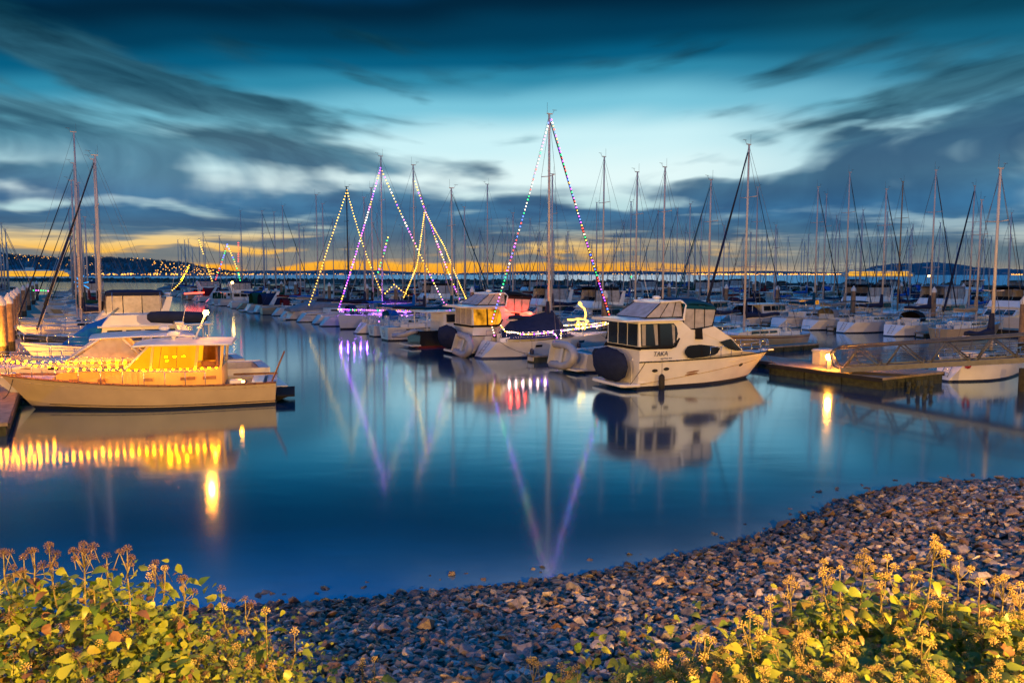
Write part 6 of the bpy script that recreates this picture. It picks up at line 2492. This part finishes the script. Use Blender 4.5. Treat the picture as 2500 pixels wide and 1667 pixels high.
rs = np.random.RandomState(21)
n = 66000
Yc = rs.uniform(4.0, 26, n)
Xc = rs.uniform(-1, 1.25, n) * (Yc * .70 + 1.8)
d = shore_dist(Xc, Yc)
ok = (d > -.15) & (d < 14)
ok |= (d > -.9) & (d <= -.15) & (rs.uniform(0, 1, n) < .035)
Xc, Yc, d = Xc[ok], Yc[ok], d[ok]
size = .048 + .075 * rs.beta(1.6, 3.2, len(Xc)) + np.where(rs.uniform(0, 1, len(Xc)) < .04, rs.uniform(.02, .08, len(Xc)), 0)
size *= np.clip(1.0 + .02 * (Yc - 8), .9, 1.3)
zc = np.where(d > 0, np.minimum(.285 * d, 3.35), .4 * d) + size * rs.uniform(-.25, .55, len(Xc)) + .01
zc = np.where(d < -.15, -.02 + size * rs.uniform(-.1, .3, len(Xc)), zc)
rank = size / Yc
vis = []
for x, y, z in zip(Xc, Yc, zc):
    u, v = px_of((x, y, z))
    hidden = (u < 740 and v > np.interp(u, [0, 430, 740], [1360, 1440, 1650])) or (u > 1860 and v > np.interp(u, [1860, 2000, 2250, 2500], [1560, 1430, 1380, 1450])) or (u > 1450 and v > np.interp(u, [1450, 1860], [1640, 1540]))
    vis.append(0 < u < 2500 and v < 1690 and not hidden)
vis = np.array(vis)
order = np.argsort(-(rank * vis))
big = np.zeros(len(Xc), bool)
big[order[:300]] = True
P = np.stack([Xc, Yc, zc], 1)
SHAPES2 = [hull_rock(rr_, rr_.randint(9, 14), rr_.uniform(.30, .72)) for _ in range(18)]
V, F = scatter(SHAPES2, P[~big], size[~big], rs, tilt=.55)
tag(link('shingle', np_mesh('shingle', V, F, [ROCKM])), kind='stuff')
rmesh = []
for v, f in SHAPES2:
    rmesh.append(np_mesh('rock', v, f, [ROCKM]))
for i in np.where(big)[0]:
    o = link('rock', rmesh[R.randrange(len(rmesh))])
    o.location = P[i]
    o.rotation_euler = (R.uniform(-.5, .5), R.uniform(-.5, .5), R.uniform(0, 6.3))
    o.scale = (size[i],) * 3
    tag(o, 'angular fist-sized stone lying on the bank of beach stones', 'rock', 'larger stones of the bank')

# ------------------------------------------------------------------ ivy in seed
def leaf_mat(name, c1, c2, trans=.3):
    m = bpy.data.materials.new(name)
    m.use_nodes = True
    nt = m.node_tree
    N, Lk = nt.nodes, nt.links
    p = N['Principled BSDF']
    g = N.new('ShaderNodeNewGeometry')
    r = N.new('ShaderNodeValToRGB')
    r.color_ramp.elements[0].color = (*c1, 1)
    r.color_ramp.elements[1].color = (*c2, 1)
    r.color_ramp.elements[1].position = .9
    dd = r.color_ramp.elements.new(.955)
    dd.color = (.20, .10, .03, 1)
    Lk.new(g.outputs['Random Per Island'], r.inputs['Fac'])
    Lk.new(r.outputs['Color'], p.inputs['Base Color'])
    p.inputs['Roughness'].default_value = .42
    tr = N.new('ShaderNodeBsdfTranslucent')
    Lk.new(r.outputs['Color'], tr.inputs['Color'])
    mx = N.new('ShaderNodeMixShader')
    mx.inputs['Fac'].default_value = trans
    Lk.new(p.outputs[0], mx.inputs[1])
    Lk.new(tr.outputs[0], mx.inputs[2])
    Lk.new(mx.outputs[0], N['Material Output'].inputs['Surface'])
    return m


LEAF = leaf_mat('ivy_leaf', (.06, .13, .008), (.30, .33, .02))
STEM = mat('ivy_stem', (.16, .13, .04), .6, var=.2, scale=20)
SEED = mat('ivy_seed_head', (.42, .31, .085), .7, var=.35, scale=30)
SEEDD = mat('dark_ivy_seed_head', (.13, .075, .04), .7, var=.35, scale=30)


def leaf_shape(k):
    r = random.Random(k)
    w = r.uniform(.25, .36)
    dr = r.uniform(.10, .35)
    mid = [(0, 0, 0), (.33, 0, .03), (.68, 0, -dr * .35), (1.0, 0, -dr)]
    sd = [(.06, w * .8, .02), (.36, w, .06), (.72, w * .52, -dr * .3)]
    V = mid + sd + [(x, -y, z + r.uniform(-.03, .03)) for x, y, z in sd]
    F = []
    for o, s in ((4, 1), (7, -1)):
        for t in ((0, 1, o), (o, 1, o + 1), (1, 2, o + 1), (o + 1, 2, o + 2), (2, 3, o + 2)):
            F.append(t if s > 0 else t[::-1])
    return np.array(V), np.array(F)


LEAVES = [leaf_shape(k) for k in range(6)]


def umbel_mesh(seed, m):
    r = random.Random(seed)
    mb = MB()
    mb.tube((0, 0, -.13), (0, 0, 0), .0028, STEM, n=4)
    N_ = r.randint(20, 27)
    for i in range(N_):
        z = 1 - (i + .5) / N_ * 1.35
        a = i * 2.39996 + r.uniform(-.2, .2)
        q = math.sqrt(max(0, 1 - z * z))
        l = .031 * r.uniform(.85, 1.1)
        p = Vector((q * math.cos(a) * l, q * math.sin(a) * l, z * l))
        mb.tube((0, 0, 0), p, .0011, m, n=3)
        s = r.uniform(.0042, .006)
        vs = [p + Vector(v) * s for v in ((1, 0, 0), (-1, 0, 0), (0, 1, 0), (0, -1, 0), (0, 0, 1), (0, 0, -1))]
        mb.add(vs, [(0, 2, 4), (2, 1, 4), (1, 3, 4), (3, 0, 4), (2, 0, 5), (1, 2, 5), (3, 1, 5), (0, 3, 5)], m, True)
    return mb


UMB = [umbel_mesh(k, SEED) for k in range(4)]
UMBD = [umbel_mesh(k + 9, SEEDD) for k in range(4)]
UM_ME = [u.mesh('flower_head') for u in UMB]
UMD_ME = [u.mesh('flower_head') for u in UMBD]


def ivy(label, top, Y0, nleaf, numb, shoots, dark=0.0, lo=1740, leaf=(.045, .10), back=.9, seedless=False, rag=40):
    rs = np.random.RandomState(len(label) * 3 + nleaf)
    x0, x1 = top[0][0], top[-1][0]
    tx, ty = [p[0] for p in top], [p[1] for p in top]

    def spot(upper=0.0):
        x = rs.uniform(x0, x1)
        yt = np.interp(x, tx, ty)
        u = rs.uniform(0, 1) ** (1.0 if not upper else upper)
        y = yt + (lo - yt) * u + rs.uniform(-.15 * rag, rag) * (1 - u) * .6
        Y = Y0 + .55 - 1.0 * u + rs.uniform(-.12, .2)
        return at_depth(x, y, max(Y, 2.9))
    base = at_depth((x0 + x1) / 2, 1667, Y0)
    base.z = float(bank_z([base.x], [base.y])[0])
    e = empty('ivy_bush', base)
    tag(e, label, 'ivy bush', 'ivy bushes in seed on the bank')
    P, S_, Mx = [], [], []

    def leaf_at(p, size, out):
        z = Vector((rs.normal(0, .45), rs.normal(-.25, .4), rs.uniform(.5, 1.1))).normalized()
        x = Vector(out) if out is not None else Vector((rs.normal(), rs.normal() - .2, rs.uniform(-.6, .15)))
        x = (x - z * x.dot(z))
        if x.length < .05:
            x = z.orthogonal()
        x.normalize()
        y = z.cross(x)
        P.append(p[:]); S_.append(size)
        Mx.append([[x.x, y.x, z.x], [x.y, y.y, z.y], [x.z, y.z, z.z]])
    for i in range(nleaf):
        p = spot()
        if rs.uniform() < .35:
            p = p + Vector((rs.uniform(-.1, .1), rs.uniform(.1, back), -rs.uniform(.05, .5)))
        leaf_at(p, rs.uniform(*leaf) if rs.uniform() > .35 else rs.uniform(leaf[0] * .5, leaf[0]), None)
    st = MB()
    umb = []
    for i in range(numb):
        p = spot(.9)
        tip = p + Vector((rs.uniform(-.02, .02), 0, .03))
        umb.append((tip, rs.uniform(-.5, .5), rs.uniform(-.5, .5), rs.uniform(.7, 1.15), rs.uniform() < dark))
        q = tip + Vector((rs.uniform(-.08, .08), rs.uniform(-.05, .12), -.25))
        st.tube(tip - Vector((0, 0, .12)) - base, q - base, .003, STEM, n=4)
    for x, y, ln, nl, nu in shoots:
        Y = Y0 + .25 + rs.uniform(-.1, .25)
        tip = at_depth(x, y, Y)
        bx = rs.uniform(-.1, .1)
        pts = [tip + Vector((bx * f * f, rs.uniform(-.01, .01), -ln * f)) for f in (0, .2, .4, .6, .8, 1)]
        st.path([p - base for p in pts], .0042, STEM, n=5)
        for k in range(nl):
            f = .16 + .75 * k / max(1, nl)
            p = tip + Vector((bx * f * f, 0, -ln * f))
            a = k * 2.4 + rs.uniform(-.4, .4)
            out = Vector((math.cos(a), math.sin(a) * .8 - .2, -.25 - .25 * rs.uniform()))
            pe = p + Vector((out.x, out.y, .25)) * .05
            st.tube(p - base, pe - base, .003, STEM, n=4)
            leaf_at(pe, rs.uniform(.07, .105), out)
        for k in range(nu):
            a = rs.uniform(0, 6.3)
            rr2 = 0 if k == 0 else rs.uniform(.03, .07)
            u = tip + Vector((rr2 * math.cos(a), rr2 * math.sin(a), .10 - rs.uniform(0, .11) * (k > 0)))
            st.tube(tip - Vector((0, 0, .04)) - base, u - base - Vector((0, 0, .0)), .003, STEM, n=4)
            umb.append((u, .4 * math.cos(a) * (k > 0), .4 * math.sin(a) * (k > 0), rs.uniform(.85, 1.15), rs.uniform() < max(dark, .0) + (.5 if dark > 0 else 0)))
    # main stems rising from the soil
    for i in range(14):
        p = spot()
        g = Vector((p.x + rs.uniform(-.2, .2), p.y + rs.uniform(0, .4), 0))
        g.z = float(bank_z([g.x], [g.y])[0]) - .05
        mid = (p + g) / 2 + Vector((rs.uniform(-.1, .1), rs.uniform(-.1, .1), .1))
        st.path([p - base, mid - base, g - base], .008, STEM, n=5)
    V, F = scatter(LEAVES, np.array(P) - np.array(base[:]), np.array(S_), rs, rots=np.array(Mx))
    link('foliage', np_mesh('foliage', V, F, [LEAF], True), e)
    st.build('stem', e)
    umb.sort(key=lambda u: u[0].y)
    rest = MB()
    for k, (p, rx, ry, s, dk) in enumerate(umb):
        j = k % 4
        if k < 95:
            o = link('flower_head', (UMD_ME if dk else UM_ME)[j], e)
            o.location = p - base
            o.rotation_euler = (rx, ry, k * 1.3)
            o.scale = (s * .8,) * 3
        else:
            M4 = Matrix.Translation(p - base) @ Matrix.Rotation(ry, 4, 'Y') @ Matrix.Rotation(rx, 4, 'X') @ Matrix.Scale(s * .8, 4)
            src = (UMBD if dk else UMB)[j]
            rest.merge_x = None
            k0 = len(rest.v)
            rest.v.extend(tuple(M4 @ Vector(v)) for v in src.v)
            rest.f.extend(tuple(i + k0 for i in f) for f in src.f)
            rest.m.extend(src.m)
            rest.s.extend(src.s)
    if rest.v:
        tag(rest.build('flower_head', e), kind='stuff')
    return e


ivy('tall ivy bush with dark seed heads against the water, beside the cream yacht reflection',
    [(-60, 1400), (60, 1405), (150, 1425), (220, 1400), (300, 1420), (345, 1440), (420, 1480), (470, 1520)], 4.2, 2500, 60,
    [(10, 1385, .3, 3, 3), (85, 1385, .3, 3, 4), (122, 1372, .32, 4, 5), (205, 1370, .45, 9, 7), (262, 1398, .25, 3, 2), (312, 1382, .35, 6, 4), (60, 1400, .2, 2, 2), (230, 1425, .35, 8, 0), (20, 1480, .35, 8, 0)], dark=.75)
ivy('low ivy sprawl with small leaves spreading over the stones, beside the tall ivy',
    [(380, 1490), (440, 1475), (520, 1500), (600, 1535), (660, 1565), (720, 1625), (745, 1665)], 4.4, 1700, 85,
    [(380, 1412, .3, 4, 4), (402, 1425, .3, 2, 3), (450, 1452, .25, 3, 3), (542, 1475, .22, 2, 3), (600, 1500, .2, 2, 2), (530, 1590, .28, 6, 1), (650, 1530, .2, 3, 1), (720, 1580, .2, 3, 1)], dark=.25, leaf=(.03, .06))
ivy('upright ivy with one tall leafy shoot above the rest',
    [(2140, 1520), (2200, 1470), (2270, 1440), (2330, 1470), (2400, 1490), (2420, 1560)], 4.3, 1500, 130,
    [(2280, 1352, .5, 9, 6), (2340, 1402, .3, 3, 3), (2225, 1425, .3, 5, 3), (2390, 1460, .35, 8, 1), (2300, 1500, .3, 4, 2)])
ivy('broad ivy clump thick with tan seed heads, between the two upright shoots',
    [(1860, 1560), (1930, 1500), (2010, 1450), (2080, 1440), (2130, 1460), (2190, 1500)], 4.5, 1800, 180,
    [(2110, 1382, .4, 8, 6), (2010, 1410, .3, 3, 4), (2165, 1400, .25, 2, 3), (1930, 1450, .35, 6, 4), (2050, 1425, .3, 4, 3), (2150, 1445, .3, 6, 2)])
ivy('golden ivy clump cut by the frame edge, brightest seed heads',
    [(2390, 1560), (2440, 1480), (2500, 1490), (2570, 1470)], 4.0, 1000, 130,
    [(2450, 1450, .3, 3, 5), (2490, 1470, .3, 4, 4), (2430, 1590, .35, 9, 2), (2400, 1560, .3, 4, 3)])
ivy('low ivy thicket of tan seed heads running down the frame bottom over stones',
    [(1400, 1690), (1480, 1670), (1600, 1620), (1700, 1600), (1800, 1570), (1880, 1560), (2000, 1590), (2150, 1600), (2320, 1590)], 3.7, 2000, 260,
    [(1830, 1545, .3, 4, 3), (1720, 1600, .3, 4, 4), (1880, 1510, .3, 5, 2), (1960, 1600, .3, 5, 4), (2060, 1620, .3, 6, 2), (1620, 1640, .25, 3, 4), (2250, 1590, .3, 6, 3), (1850, 1560, .25, 5, 1)], lo=1720)
ivy('tiny ivy sprig with four seed heads among stones at the frame bottom',
    [(850, 1690), (890, 1660), (930, 1690)], 4.6, 10, 2, [(885, 1650, .2, 1, 2), (915, 1645, .2, 1, 2)], lo=1750, rag=10)
ivy('small ivy sprig of golden seed heads between the tiny sprig and the thicket',
    [(1280, 1690), (1340, 1660), (1420, 1680)], 4.4, 16, 8, [(1302, 1650, .2, 1, 3), (1370, 1665, .2, 1, 3), (1410, 1670, .2, 1, 3)], lo=1750, rag=15)


# ------------------------------------------------------------------ street lamps on the promenade behind the bank
def street_lamp(x, y, h, power, label, size=.25):
    z = float(bank_z([x], [y])[0]) - .06
    e = empty('street_lamp', (x, y, z))
    tag(e, label, 'street lamp', 'promenade street lamps')
    MB().tube((0, 0, 0), (0, 0, h), .09, GALV, r1=.06, n=10).tube((0, 0, h), (0, .9, h + .25), .045, GALV, n=8).build('pole', e)
    MB().box(-.16, .16, .75, 1.35, h + .22, h + .36, GALV).build('lamp_head', e, bevel=.03)
    MB().ball((0, 1.05, h + .12), .10, L_STREET).build('lamp', e)
    ld = bpy.data.lights.new('street_lamp_light', 'POINT')
    ld.energy = power
    ld.color = (1, .50, .11)
    ld.shadow_soft_size = size
    lo = bpy.data.objects.new('street_lamp_light', ld)
    COL.objects.link(lo)
    lo.parent = e
    lo.location = (0, 1.05, h - .2)


L_STREET = emat('street_lamp_glass', (1, .56, .16), 30)
street_lamp(8, -5, 3.9, 36000, 'promenade street lamp behind the golden ivy')
street_lamp(46, -12, 5.2, 55000, 'promenade street lamp beyond the shore end of the gangway')
street_lamp(-48, -12, 5.2, 55000, 'promenade street lamp beyond the pile-lined dock')
street_lamp(-14, -15, 4.6, 34000, 'promenade street lamp behind the tall ivy')

# anything left unlinked joins the scene
for o in list(bpy.data.objects):
    if o.type == 'MESH' and o.users_collection == ():
        COL.objects.link(o)
